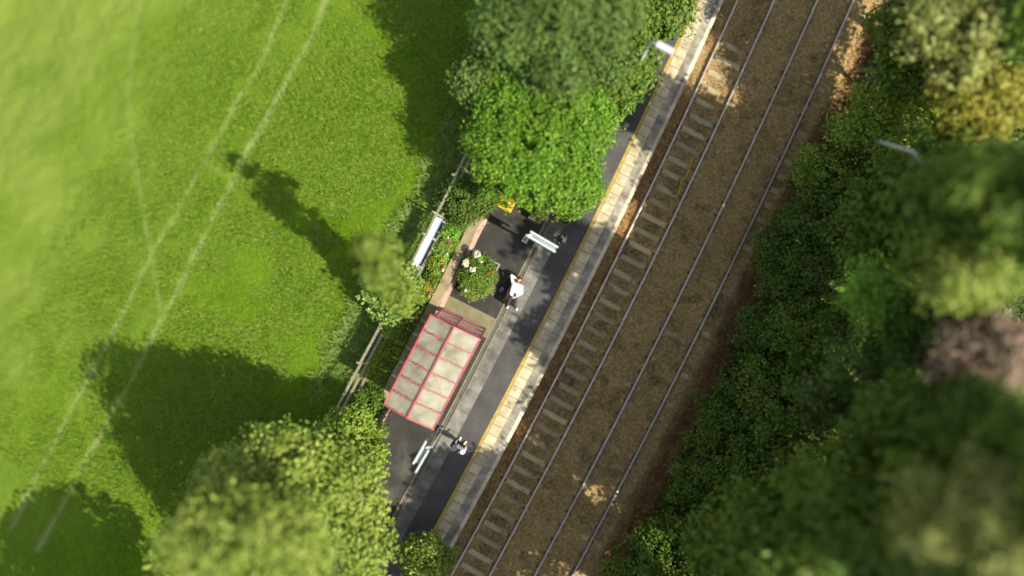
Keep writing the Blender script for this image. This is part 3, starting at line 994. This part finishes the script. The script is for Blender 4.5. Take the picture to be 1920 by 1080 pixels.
# ---------------------------------------------------------------- garden wall
gw = empty('garden_wall', P(0, -2.5, 0), 'low buff wall with a pinkish brick step between the yard and flower bed', 'wall')
def wall_run(prof, name, m):
    ss = np.arange(-11, 3.7, 0.35); V = []; F = []; k = len(prof)
    rng = np.random.RandomState(5)
    for s in ss:
        for dx, z in prof:
            x, y = XY(s, dx + rng.uniform(-.018, .018)); V.append((float(x), float(y), z + rng.uniform(-.01, .01)))
    for i in range(len(ss) - 1):
        for j in range(k):
            jj = (j + 1) % k
            F.append((i * k + j, i * k + jj, (i + 1) * k + jj, (i + 1) * k + j))
    me = bpy.data.meshes.new("m"); e = (len(ss) - 1) * k
    me.from_pydata(V, [], F + [tuple(reversed(range(k))), tuple(e + j for j in range(k))]); me.update()
    link(name, me, m, gw)
wall_run([(-2.79, -.3), (-2.36, -.3), (-2.36, .42), (-2.40, .47), (-2.75, .47), (-2.79, .42)], 'coping', M['walltop'])
wall_run([(-2.355, -.3), (-2.18, -.3), (-2.18, .18), (-2.22, .24), (-2.355, .26)], 'brick_step', M['wallpink'])

# ---------------------------------------------------------------- wooden fence
FD, LEAN = -3.58, 0.56                           # foot of the fence and how far the top leans out
def fence_pt(s, z): return P(s, FD - LEAN * z / 1.15, z - .08)
fe = empty('wooden_fence', P(-3, FD, -.08), 'leaning weathered three rail wooden fence along the meadow', 'fence')
rnd = random.Random(9)
posts = [-9.6, -7.55, -5.45, -3.45, -1.35, .35, 1.3, 3.0, 4.8]
for i, s_ in enumerate(posts):
    mb = MB(); mb.bar(fence_pt(s_, -.25), fence_pt(s_, 1.22 + rnd.uniform(-.05, .05)), .11, .09, Vector((T[0], T[1], 0)))
    mb.build('post', M['wood'], fe)
for z in (.34, .72, 1.08):
    for a, b_ in zip(posts[:-1], posts[1:]):
        mb = MB()
        off = rnd.uniform(-.035, .035)
        A = fence_pt(a - .05, z + off) + Vector((N[0], N[1], 0)) * .07; B = fence_pt(b_ + .05, z + rnd.uniform(-.035, .035)) + Vector((N[0], N[1], 0)) * .07
        mb.bar(A, B, .035, .10 + rnd.uniform(-.01, .015), Vector((T[1], -T[0], .3)))
        mb.build('rail', M['wood'], fe)

# station name board on the fence
nb = empty('name_board', fence_pt(.1, .9), 'long white board with a blue band fixed along the wooden fence', 'sign')
ez = (fence_pt(0, 1.15) - fence_pt(0, 0)).normalized(); ex = Vector((T[0], T[1], 0)); en = ex.cross(ez).normalized()
ctr = fence_pt(.12, 1.0) + Vector((N[0], N[1], 0)) * .16
MB().box(ctr, (2.16, .36, .035), (ex, (ez * .75 + Vector((N[0], N[1], 0)) * -.65).normalized(), Vector((N[0] * .75, N[1] * .75, .65)).normalized()), .006).build('panel', M['white'], nb)
ey2 = (ez * .75 + Vector((N[0], N[1], 0)) * -.65).normalized(); en2 = Vector((N[0] * .75, N[1] * .75, .65)).normalized()
MB().box(ctr - ey2 * .145 + en2 * .020, (2.12, .055, .006), (ex, ey2, en2)).build('blue_band', M['blue'], nb)
for e in (-1, 1):
    MB().bar(ctr + ex * e * 1.03 - en2 * .02 + ey2 * .16, ctr + ex * e * 1.03 - en2 * .06 - ey2 * .38, .10, .05, ex).build('batten', M['wood'], nb)

# ---------------------------------------------------------------- waiting shelter
sh = empty('waiting_shelter', P(-4.2, -1.24, 0), 'waiting shelter with pinkish red frame and cloudy pitched roof panels', 'shelter')
s0, s1, dl, dr_, dm, ze, zr = -6.1, -2.28, -2.27, -.20, -1.27, 2.66, 2.90
nb_ = 6
pit = (s1 - s0) / nb_
for i in range(nb_):
    a, b_ = s0 + i * pit + .03, s0 + (i + 1) * pit - .03
    for (da, za, db, zb) in ((dl, ze, dm, zr), (dm, zr, dr_, ze)):
        f0, f1 = .03, .97
        A = lambda s, f: P(s, da + (db - da) * f, za + (zb - za) * f - .015)
        top4 = [A(a, f0), A(b_, f0), A(b_, f1), A(a, f1)]
        mb = MB(); mb.hexa([q - Vector((0, 0, .012)) for q in top4] + top4)
        mb.build('roof_panel', M['roof'], sh)
for i in range(nb_ + 1):
    s = s0 + i * pit
    e_ = .05 if i in (0, nb_) else .034
    MB().bar(P(s, dl, ze), P(s, dm, zr), e_, .05).build('rafter', M['red'], sh)
    MB().bar(P(s, dm, zr), P(s, dr_, ze), e_, .05).build('rafter', M['red'], sh)
MB().bar(P(s0 - .03, dm, zr + .012), P(s1 + .03, dm, zr + .012), .055, .05).build('ridge_beam', M['red'], sh)
for d in (dl, dr_):
    MB().bar(P(s0 - .03, d, ze - .03), P(s1 + .03, d, ze - .03), .06, .09).build('eaves_beam', M['red'], sh)
SB = s1 + .26                                   # foot of the north end
for s, sb in ((s0 + .05, s0 + .05), (s0 + 2 * pit, s0 + 2 * pit), (s0 + 4 * pit, s0 + 4 * pit), (s1 - .02, SB)):
    for d in (dl + .12, dr_ - .02):
        MB().bar(P(sb, d, 0), P(s, d, ze - .075), .07, .07, Vector((T[0], T[1], 0))).build('post', M['red'], sh)
for z in (.06, .95, 1.75, 2.45):
    f = z / ze
    s = SB + (s1 - .02 - SB) * f
    MB().bar(P(s, dl + .16, z), P(s, dr_ - .06, z), .06, .06, Vector((0, 0, 1))).build('end_rail', M['red'], sh)
f = lambda z: SB + (s1 - .02 - SB) * z / ze
MB().bar(P(f(.06), dm, .09), P(f(2.4), dm, 2.42), .05, .05, Vector((T[0], T[1], 0))).build('end_mullion', M['red'], sh)
for za, zb in ((.1, .92), (.98, 1.72), (1.78, 2.42)):
    for da, db in ((dl + .17, dm - .03), (dm + .03, dr_ - .07)):
        mb = MB(); q = [P(f(za), da, za), P(f(za), db, za), P(f(zb), db, zb), P(f(zb), da, zb)]
        nn = Vector((T[0], T[1], 0)) * .008
        mb.hexa([x - nn for x in q] + [x + nn for x in q]); mb.build('end_pane', M['glass'], sh)
for i in range(nb_):
    a, b_ = s0 + i * pit + .05, s0 + (i + 1) * pit - .05
    MB().hexa([P(s, d, z) for z in (.15, 2.5) for s, d in ((a, dl + .1), (b_, dl + .1), (b_, dl + .115), (a, dl + .115))]).build('back_pane', M['glass'], sh)
mb = MB()
for d in (-1.95, -1.82, -1.69): mb.hexa([P(s, d2, z) for z in (.43, .46) for s, d2 in ((s0 + .3, d - .05), (s1 - .3, d - .05), (s1 - .3, d + .05), (s0 + .3, d + .05))])
mb.build('seat', M['benchred'], sh)


rng = np.random.RandomState(88)
dv, nv = [], []
for k in range(150):
    i = rng.randint(1, nb_); left = rng.rand() < .75
    f_ = rng.rand(); s_ = s0 + i * pit + rng.choice([-1, 1]) * (.03 + abs(rng.randn()) * .035)
    d_ = dl + (dm - dl) * f_ if left else dm + (dr_ - dm) * f_
    q = P(s_, d_, ze + (zr - ze) * (f_ if left else 1 - f_) + .004)
    dv.append(tuple(q)); n_ = rng.randn(3) * .15 + np.array([0, 0, 1]); nv.append(n_ / np.linalg.norm(n_))
V_, F_ = leaf_quads(np.array(dv), np.array(nv), .042, .6, rng)
tag(link('leaf_debris', quads(V_, F_), M['bark'], sh), kind='stuff')
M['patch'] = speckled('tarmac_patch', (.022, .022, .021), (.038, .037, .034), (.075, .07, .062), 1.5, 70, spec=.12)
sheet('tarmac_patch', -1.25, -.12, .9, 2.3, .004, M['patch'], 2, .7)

# ---------------------------------------------------------------- signs
def platform_sign(c, direc, Lg, zt, post_at, label, gap=.2, offs=0.0):
    """two parallel pale boards back to back on a post"""
    ex, ey, ez = axes(direc)
    c = Vector((c[0], c[1], 0))
    pb = c + ex * post_at[0] + ey * post_at[1]
    r = empty('platform_sign', pb, label, 'sign')
    zc = zt - .24
    for k, e in enumerate((-1, 1)):
        q = c + ey * e * gap / 2 + ex * e * offs + Vector((0, 0, zc))
        MB().box(q, (Lg, .075, .48), (ex, ey, ez), .01).build('board', M['white'], r)
        mb = MB()
        mb.box(q + Vector((0, 0, .243)), (Lg - .16, .03, .006), (ex, ey, ez)); mb.build('top_groove', M['signgrey'], r)
    MB().box(c + Vector((0, 0, zt - .16)), (Lg - 2 * abs(offs) - .1, gap - .08, .03), (ex, ey, ez)).build('cap_plate', M['greypost'], r)
    MB().tube([pb, pb + Vector((0, 0, zt - .02))], [.05, .05], 12).build('post', M['greypost'], r, True)
    mb = MB(); mb.box(pb + Vector((0, 0, .012)), (.24, .24, .024), (ex, ey, ez), .006); mb.build('base_plate', M['white'], r)
    mb = MB()
    mb.bar(pb + Vector((0, 0, zt - .1)), c + ex * math.copysign(Lg / 2 - .12, post_at[0]) + Vector((0, 0, zt - .1)), .07, .07); mb.build('bracket', M['signgrey'], r)
    return r


c = at(1018, 453, 2.6)
r1 = platform_sign((c.x, c.y), (.865, -.50), 1.22, 2.6, (-.66, -.10), 'pale grey double board sign standing across the platform near the dark haired person')
c = at(789, 857, 3.0)
r2 = platform_sign((c.x, c.y), (-.50, -.866), .98, 3.0, (-.52, .16), 'white double board sign just below the lower end of the shelter', .24, .12)

# lamp
lp = P(9.72, .62, 0)
lr = empty('platform_lamp', lp, 'tall galvanised lamp post with a white head leaning over the platform', 'lamp post')
MB().tube([lp, lp + Vector((0, 0, 1.2)), lp + Vector((0, 0, 4.9))], [.075, .06, .04], 12).build('post', M['galv'], lr, True)
MB().tube([lp + Vector((0, 0, 4.85)), lp + Vector((N[0] * .1, N[1] * .1, 4.98)), lp + Vector((N[0] * .25, N[1] * .25, 5.0))], [.035, .03, .03], 10).build('arm', M['galv'], lr, True)
MB().box(lp + Vector((N[0] * .5, N[1] * .5, 5.02)), (.66, .22, .10), AX, .03).build('lamp_head', M['white'], lr)
MB().box(lp + Vector((N[0] * .5, N[1] * .5, 4.965)), (.5, .15, .016), AX).build('lens', M['signgrey'], lr)

# ---------------------------------------------------------------- bench, bag
bn = empty('slatted_bench', P(-.03, .095, 0), 'low red slatted bench the white shirted person lies on', 'bench')
for i in range(17):
    s = -.61 + i * 1.18 / 16
    MB().box(P(s, .095, .44), (.39, .045, .03), AX, .006).build('slat', M['benchred'], bn)
for d in (-.06, .25):
    MB().box(P(-.02, d, .405), (.035, 1.2, .04), AX).build('side_rail', M['darkmetal'], bn)
    for s in (-.5, .46):
        MB().box(P(s, d, .195), (.04, .05, .385), AX).build('leg', M['darkmetal'], bn)

c = at(943.5, 544.5, .15)
bg = empty('backpack', (c.x, c.y, 0), 'navy blue backpack on the ground beside the red bench', 'bag')
ex, ey, ez = axes((.93, .36))
mb = MB()
for k in range(5):
    mb.cap(c + ey * (-.11 + .055 * k) + ez * -.02, .10, c + ey * (-.09 + .045 * k) + ez * .08, .075)
mb.skin('bag_body', M['navy'], bg, .014, 5)
mb = MB(); mb.cap(c + ey * -.08 + ex * .08 + ez * .02, .05, c + ey * .06 + ex * .08 + ez * .02, .05); mb.skin('front_pocket', M['navy'], bg, .012)
MB().tube([c + ey * .12 + ez * .12, c + ey * .17 + ez * .17, c + ey * .19 + ez * .10], [.012] * 3, 8).build('handle', M['darkmetal'], bg, True)
for e in (-.06, .06):
    MB().tube([c + ey * .12 + ex * (-.07) + ex * 0 + ez * .12, c + ex * -.14 + ey * e + ez * .06, c + ey * -.13 + ex * -.09 + ez * -.05], [.014] * 3, 8).build('strap', M['darkmetal'], bg, True)


# ---------------------------------------------------------------- planters
def planter(sa, sb, da, db, h, label, m='concrete'):
    r = empty('planter', P((sa + sb) / 2, (da + db) / 2, 0), label, 'planter')
    t_ = .06
    for a0, a1, b0, b1 in ((sa, sb, da, da + t_), (sa, sb, db - t_, db), (sa, sa + t_, da + t_, db - t_), (sb - t_, sb, da + t_, db - t_)):
        MB().hexa([P(a, b, z) for z in (0, h) for a, b in ((a0, b0), (a0, b1), (a1, b1), (a1, b0))]).build('side', M[m], r)
    MB().hexa([P(a, b, z) for z in (.05, h - .06) for a, b in ((sa + t_, da + t_), (sa + t_, db - t_), (sb - t_, db - t_), (sb - t_, da + t_))]).build('soil', M['soil'], r)
    return r


def bloom(root, c, r, m, seed, name='flower'):
    link(name, crown_mesh([(c[0], c[1], c[2], r, r * .7)], 240, r * .55, seed, .8, r * .4, .5, .8), M[m], root)


M['kerbp'] = M['kerb']
planter(-.78, .66, -2.12, -.87, .38, 'square concrete planter holding the flowering shrub between wall and bench', 'kerb')
planter(2.88, 3.75, -.70, -.14, .35, 'small concrete planter half hidden under the bright tree', 'coping')
p = P(-.1, -1.5, .8)
fs = plant('flowering_shrub', 'green shrub with cream flower heads filling the square planter', 'shrub', (p.x, p.y, .62), .74, .45, .3, 'lf_mid', 11000, .09, 71, k=8, r0=.03, clump=.14, spread=.62)
q = P(-.42, -1.35, .8)
link('feathery_foliage', crown_mesh(auto_lobes((q.x, q.y, .62), .62, .4, 5, 6, .6), 9000, .10, 72, .22, .13), M['lf_olive'], fs)
for k, (u, v, m, rr) in enumerate([(894, 477, 'fl_cream', .12), (873, 493, 'fl_cream', .12), (887, 505, 'fl_cream', .10), (899, 485, 'lf_lime', .09), (919, 510, 'fl_red', .05), (903, 491, 'fl_white', .04), (873, 545, 'fl_white', .04)]):
    c = at(u, v, 1.08 if rr > .08 else 1.0)
    bloom(fs, c, rr, m, 300 + k, 'flower_head')
p = P(3.3, -.42, .5)
plant('small_plant', 'dark leafy plant in the small planter under the bright tree', 'plant', (p.x, p.y, .5), .32, .22, .25, 'lf_dark', 1800, .08, 73, k=5, r0=.02, clump=.1)
# flower bed plants
bedp = [(.95, -3.15, .42, 'lf_lime', 'lime green clump at the top of the bed beside the name board', [('fl_white', .03, -.28, -.12)]),
        (.45, -3.0, .36, 'lf_spring', 'yellow green clump with one magenta flower below the lime clump', [('fl_pink', .05, .02, -.12)]),
        (-.05, -3.15, .42, 'lf_lime', 'lime clump with a magenta and a white flower in mid bed', [('fl_pink', .045, -.05, -.1), ('fl_white', .04, .1, .16)]),
        (-.55, -3.05, .40, 'lf_spring', 'yellow green clump with red flowers beside the wall', [('fl_red', .05, .05, .14), ('fl_red', .04, .2, .05), ('fl_white', .045, -.08, .2)]),
        (-1.1, -3.05, .40, 'lf_mid', 'plain green clump between red flowers and yellow clump', []),
        (-1.6, -3.1, .36, 'lf_yellow', 'yellow leaved clump with a pink flower near the shelter', [('fl_pink', .05, -.1, .2)]),
        (1.5, -3.05, .42, 'lf_mid', 'green clump at the bed top below the ivy', [('fl_pink', .035, 0, -.2)])]
for i, (s_, d_, rr, m, lab, fl) in enumerate(bedp):
    p = P(s_, d_, 0)
    r = plant('flowering_plant', lab, 'plant', (p.x, p.y, .28), rr, .26, -.05, m, 2600, .085, 400 + i, 'flowering clumps in the bed behind the wall', k=6, r0=.015, clump=.11, spread=.6)
    for j, (fm, fr, ds, dd) in enumerate(fl):
        c = P(s_ + ds, d_ + dd, .55)
        bloom(r, c, fr, fm, 430 + i * 5 + j)

# grit bin and timber trough under the tree
c = P(2.98, -1.80, 0)
gb = empty('grit_bin', c, 'yellow grit bin tucked under the bright tree by the wall', 'bin')
mb = MB(); ex, ey, ez = AX
def frust(c, w0, l0, w1, l1, z0, z1):
    return [c + ex * a * wd / 2 + ey * b * ln / 2 + ez * z for z, wd, ln in ((z0, w0, l0), (z1, w1, l1)) for a, b in ((-1, -1), (1, -1), (1, 1), (-1, 1))]
mb.hexa(frust(c, .6, .42, .72, .52, 0, .55)); mb.build('bin_body', M['binyellow'], gb)
mb = MB(); q = frust(c, .76, .56, .70, .5, .552, .62)
for k in (6, 7): q[k] = q[k] + ez * .10
mb.hexa(q); mb.build('lid', M['binyellow'], gb)
MB().bar(c - ey * .29 - ex * .1 + ez * .57, c - ey * .29 + ex * .1 + ez * .57, .03, .03).build('handle', M['darkmetal'], gb)

c = P(3.5, .62, 0)
tb = empty('timber_trough', c, 'brown timber trough with stone block at the edge of the bright tree', 'trough')
for z in (.09, .24):
    for e in (-1, 1):
        MB().box(c + ey * e * .2 + ez * z, (.62, .045, .14), AX, .006).build('plank', M['plank'], tb)
        MB().box(c + ex * e * .29 + ez * z, (.045, .355, .14), AX, .006).build('plank', M['plank'], tb)
MB().box(c + ez * .14, (.53, .35, .2), AX).build('soil', M['soil'], tb)


# ---------------------------------------------------------------- people
def hand(mb, wrist, fdir, pdir, L=.17, curl=.35):
    """palm, four unequal bent fingers and a thumb from the palm's side; fdir along fingers, pdir out of the palm"""
    f = Vector(fdir).normalized(); n = Vector(pdir); n = (n - f * n.dot(f)).normalized(); s = f.cross(n)
    w_ = Vector(wrist)
    for k in range(4):
        o = (k - 1.5) * .019
        kn = w_ + f * .085 + s * o
        mb.cap(w_ + f * .015 + s * o * .7, .014, kn, .0115)
        ln = L * (.40, .46, .43, .34)[k]
        m1 = kn + (f * math.cos(curl * .6) + n * math.sin(curl * .6)) * ln * .5
        tp = m1 + (f * math.cos(curl * 1.6) + n * math.sin(curl * 1.6)) * ln * .5
        mb.cap(kn, .010, m1, .009); mb.cap(m1, .009, tp, .0075)
    th = w_ + f * .03 - s * .03
    t1 = th + (f * .6 - s * .75 + n * .2).normalized() * .045
    mb.cap(th, .013, t1, .010); mb.cap(t1, .010, t1 + (f * .95 - s * .1 + n * .3).normalized() * .03, .008)


def head(mb, c, up, fwd, r=.088):
    up = Vector(up).normalized(); fwd = Vector(fwd); fwd = (fwd - up * fwd.dot(up)).normalized(); s = up.cross(fwd)
    c = Vector(c)
    mb.cap(c + up * .03 - fwd * .015, r, c + up * .03 + fwd * .012, r * .93)
    mb.cap(c + up * -.02 + fwd * .015, r * .82, c - up * .085 + fwd * .045, .042)
    mb.cap(c + fwd * .092 + up * .015, .010, c + fwd * .108 - up * .022, .014)
    mb.cap(c + fwd * .085 - up * .058 - s * .018, .010, c + fwd * .085 - up * .058 + s * .018, .010)
    for e in (-1, 1):
        mb.cap(c + s * e * .085 + up * .02, .014, c + s * e * .083 - up * .02, .012)
    return s


def eyes(parent, c, up, fwd):
    up = Vector(up).normalized(); fwd = Vector(fwd); fwd = (fwd - up * fwd.dot(up)).normalized(); s = up.cross(fwd)
    for e in (-1, 1):
        q = Vector(c) + fwd * .083 + s * e * .032 + up * .012
        MB().cap(q, .010, q + s * e * .004, .010, 8).build('eye', M['hair'], parent, True)


def lying_person():
    o = at(963, 553, .55)
    ey = Vector((.336, .942, 0)).normalized(); ex = Vector((ey.y, -ey.x, 0)); ez = Vector((0, 0, 1))
    def W(x, y, z): return Vector((o.x, o.y, 0)) + ex * x + ey * y + ez * z
    root = empty('person', W(0, 0, .45), 'person in white shirt and black trousers lying on the red bench', 'person')
    hd, fw, up = W(.0, .655, .60), W(0, -.25, 1) - W(0, 0, 0), W(.02, 1, .15) - W(0, 0, 0)
    sL, eL, hL = W(-.185, .44, .55), W(-.35, .72, .58), W(-.075, .67, .515)
    sR, eR, hR = W(.185, .44, .55), W(.285, .19, .535), W(.10, -.055, .665)
    hips = [W(-.085, -.02, .55), W(.085, -.02, .55)]
    kn = [W(-.10, -.43, .565), W(.175, -.40, .555)]
    an = [W(-.075, -.475, .09), W(.265, -.455, .09)]
    toe = [W(-.07, -.60, .035), W(.335, -.545, .035)]
    b = MB()
    head(b, hd, up, fw)
    b.cap(W(0, .50, .565), .058, W(0, .60, .585), .054)
    for x in (-.09, -.03, .03, .09):
        b.cap(W(x, .0, .555), .085, W(x * 1.25, .38, .56), .095)
    for sh_, el, hn in ((sL, eL, hL), (sR, eR, hR)):
        b.cap(W(0, .42, .56), .08, sh_, .062); b.cap(sh_, .056, el, .042); b.cap(el, .041, hn, .027)
    for h, k, a, t_ in zip(hips, kn, an, toe):
        b.cap(h, .085, k, .058); b.cap(k, .056, a, .038); b.cap(a, .04, t_, .032)
    hand(b, hL, (W(.12, -.02, -.02) - W(0, 0, 0)), (0, 0, 1))
    hand(b, hR, (hR - eR) * .6 + (W(-.25, -.15, .0) - W(0, 0, 0)), (0, 0, -1), .17, .7)
    b.skin('body', M['skin'], root, .009)
    c = MB()
    for x in (-.10, -.035, .035, .10):
        c.cap(W(x, .06, .565), .098, W(x * 1.22, .39, .57), .108)
        c.cap(W(x, .06, .565), .098, W(x * .9, -.02, .57), .092)
    for sh_, el, hn in ((sL, eL, hL), (sR, eR, hR)):
        c.cap(W(0, .42, .565), .092, sh_, .076); c.cap(sh_, .072, el, .057); c.cap(el, .056, el.lerp(hn, .86), .043)
    c.skin('shirt', M['shirt'], root, .010, 5)
    c = MB()
    for e, (h, k, a) in enumerate(zip(hips, kn, an)):
        c.cap(h, .106, k, .078); c.cap(k, .076, k.lerp(a, .9), .058)
    c.cap(hips[0], .10, hips[1], .10)
    c.skin('trousers', M['trouser'], root, .010, 5)
    for a, t_ in zip(an, toe):
        c = MB(); c.cap(a - ez * .045 + (a - t_) * .25, .048, t_, .044); c.cap(a - ez * .01, .05, a - ez * .04, .05)
        c.skin('shoe', M['shoe'], root, .010)
    c = MB(); u = up.normalized(); f = (fw - u * fw.dot(u)).normalized(); s = u.cross(f)
    c.cap(hd + u * .055 - f * .03, .092, hd + u * .075 + f * .03, .078); c.cap(hd - f * .05, .086, hd + u * .05 - f * .04, .09)
    c.skin('hair', M['hair'], root, .010)
    c = MB(); c.cap(hd - u * .085 + f * .052 - s * .02, .036, hd - u * .085 + f * .052 + s * .02, .036)
    for e in (-1, 1): c.cap(hd - u * .075 + f * .05 + s * e * .025, .033, hd - u * .02 + f * .015 + s * e * .07, .022)
    c.skin('beard', M['hair'], root, .008)
    eyes(root, hd, up, fw)
    # device held at the waist
    q = W(.07, .02, .70)
    g = empty('handheld_device', q, 'small grey device held at the waist of the lying person', 'device')
    MB().box(q, (.085, .15, .03), (ex, ey, ez), .008).build('case', M['gadget'], g)
    MB().box(q + ez * .0165, (.07, .11, .004), (ex, ey, ez)).build('screen', M['darkmetal'], g)


def standing_person(x, y, face, label, top, legs, shoes, hairlen, bagm=None, tall=1.72):
    fy = Vector((face[0], face[1], 0)).normalized(); fx = Vector((fy.y, -fy.x, 0))
    k = tall / 1.75
    def W(a, b, c): return Vector((x, y, 0)) + fx * a * k + fy * b * k + Vector((0, 0, c * k))
    root = empty('person', (x, y, 0), label, 'person')
    hd, up, fw = W(0, .03, 1.62), Vector((0, 0, 1)) + fy * .12, fy
    b = MB(); head(b, hd, up, fw)
    b.cap(W(0, 0, 1.40), .056, W(0, .02, 1.52), .053)
    for a in (-.08, 0, .08): b.cap(W(a, 0, .98), .085, W(a * 1.25, 0, 1.32), .088)
    sh_ = [W(-.185, 0, 1.39), W(.185, 0, 1.39)]; el = [W(-.25, -.04, 1.10), W(.25, -.02, 1.10)]; hn = [W(-.24, .10, .87), W(.20, .18, .95)]
    hp = [W(-.09, 0, .93), W(.09, 0, .93)]; kn = [W(-.10, .03, .50), W(.11, .0, .50)]; an = [W(-.11, -.02, .09), W(.12, -.03, .09)]; to = [W(-.13, .13, .035), W(.15, .12, .035)]
    for i in (0, 1):
        b.cap(W(0, 0, 1.36), .07, sh_[i], .058); b.cap(sh_[i], .052, el[i], .04); b.cap(el[i], .039, hn[i], .026)
        hand(b, hn[i], (hn[i] - el[i]).normalized(), fx * (1 if i == 0 else -1))
        b.cap(hp[i], .085, kn[i], .056); b.cap(kn[i], .055, an[i], .038); b.cap(an[i], .04, to[i], .032)
    b.skin('body', M['skin'], root, .010)
    c = MB()
    for a in (-.09, 0, .09): c.cap(W(a, 0, .96), .10, W(a * 1.25, 0, 1.33), .10)
    for i in (0, 1):
        c.cap(W(0, 0, 1.36), .085, sh_[i], .073); c.cap(sh_[i], .068, el[i], .055); c.cap(el[i], .053, el[i].lerp(hn[i], .8), .043)
    c.skin('top', M[top], root, .011, 5)
    c = MB(); c.cap(hp[0], .10, hp[1], .10)
    for i in (0, 1): c.cap(hp[i], .10, kn[i], .072); c.cap(kn[i], .07, kn[i].lerp(an[i], .9), .055)
    c.skin('trousers', M[legs], root, .011, 5)
    for i in (0, 1):
        c = MB(); c.cap(an[i] - Vector((0, 0, .042)) - fy * .04, .048, to[i] + fy * .01, .043); c.skin('shoe', M[shoes], root, .010)
    c = MB(); c.cap(hd + Vector((0, 0, .055)) - fy * .03, .094, hd + Vector((0, 0, .07)) + fy * .025, .08); c.cap(hd - fy * .05, .084, hd + Vector((0, 0, .05)) - fy * .03, .094)
    if hairlen > .1:
        for a in (-.05, 0, .05): c.cap(hd - fy * .055 + fx * a, .075, hd - fy * .15 + fx * a * 1.5 - Vector((0, 0, hairlen)), .06)
    c.skin('hair', M['hair'], root, .011)
    eyes(root, hd, up, fw)
    return root, W, fx, fy


lying_person()
p = at(1052, 444, 1.6)
standing_person(p.x, p.y, (.62, .78), 'person with long dark hair and beige top standing beyond the pale sign', 'beige', 'trouser', 'shoe', .34, None, 1.66)
p = P(*SD(-2.12, -6.42))
_, W_, fx, fy = standing_person(p.x, p.y, (.60, .80), 'person in a pale top with a dark bag standing below the shelter', 'paleblue', 'trouser', 'shoe', .04, None, 1.76)
q = W_(-.30, -.02, 1.0)
bg2 = empty('shoulder_bag', q, 'dark navy bag hanging from the shoulder of the person in the pale top', 'bag')
mb = MB()
for k in range(3): mb.cap(q + fy * (-.08 + .08 * k) + Vector((0, 0, -.1)), .065, q + fy * (-.07 + .07 * k) + Vector((0, 0, .12)), .055)
mb.skin('bag_body', M['navy'], bg2, .014)
MB().tube([q + fy * .1 + Vector((0, 0, .14)), W_(-.19, .03, 1.48), W_(-.13, -.02, 1.49), q - fy * .1 + Vector((0, 0, .14))], [.014] * 4, 8).build('strap', M['navy'], bg2, True)
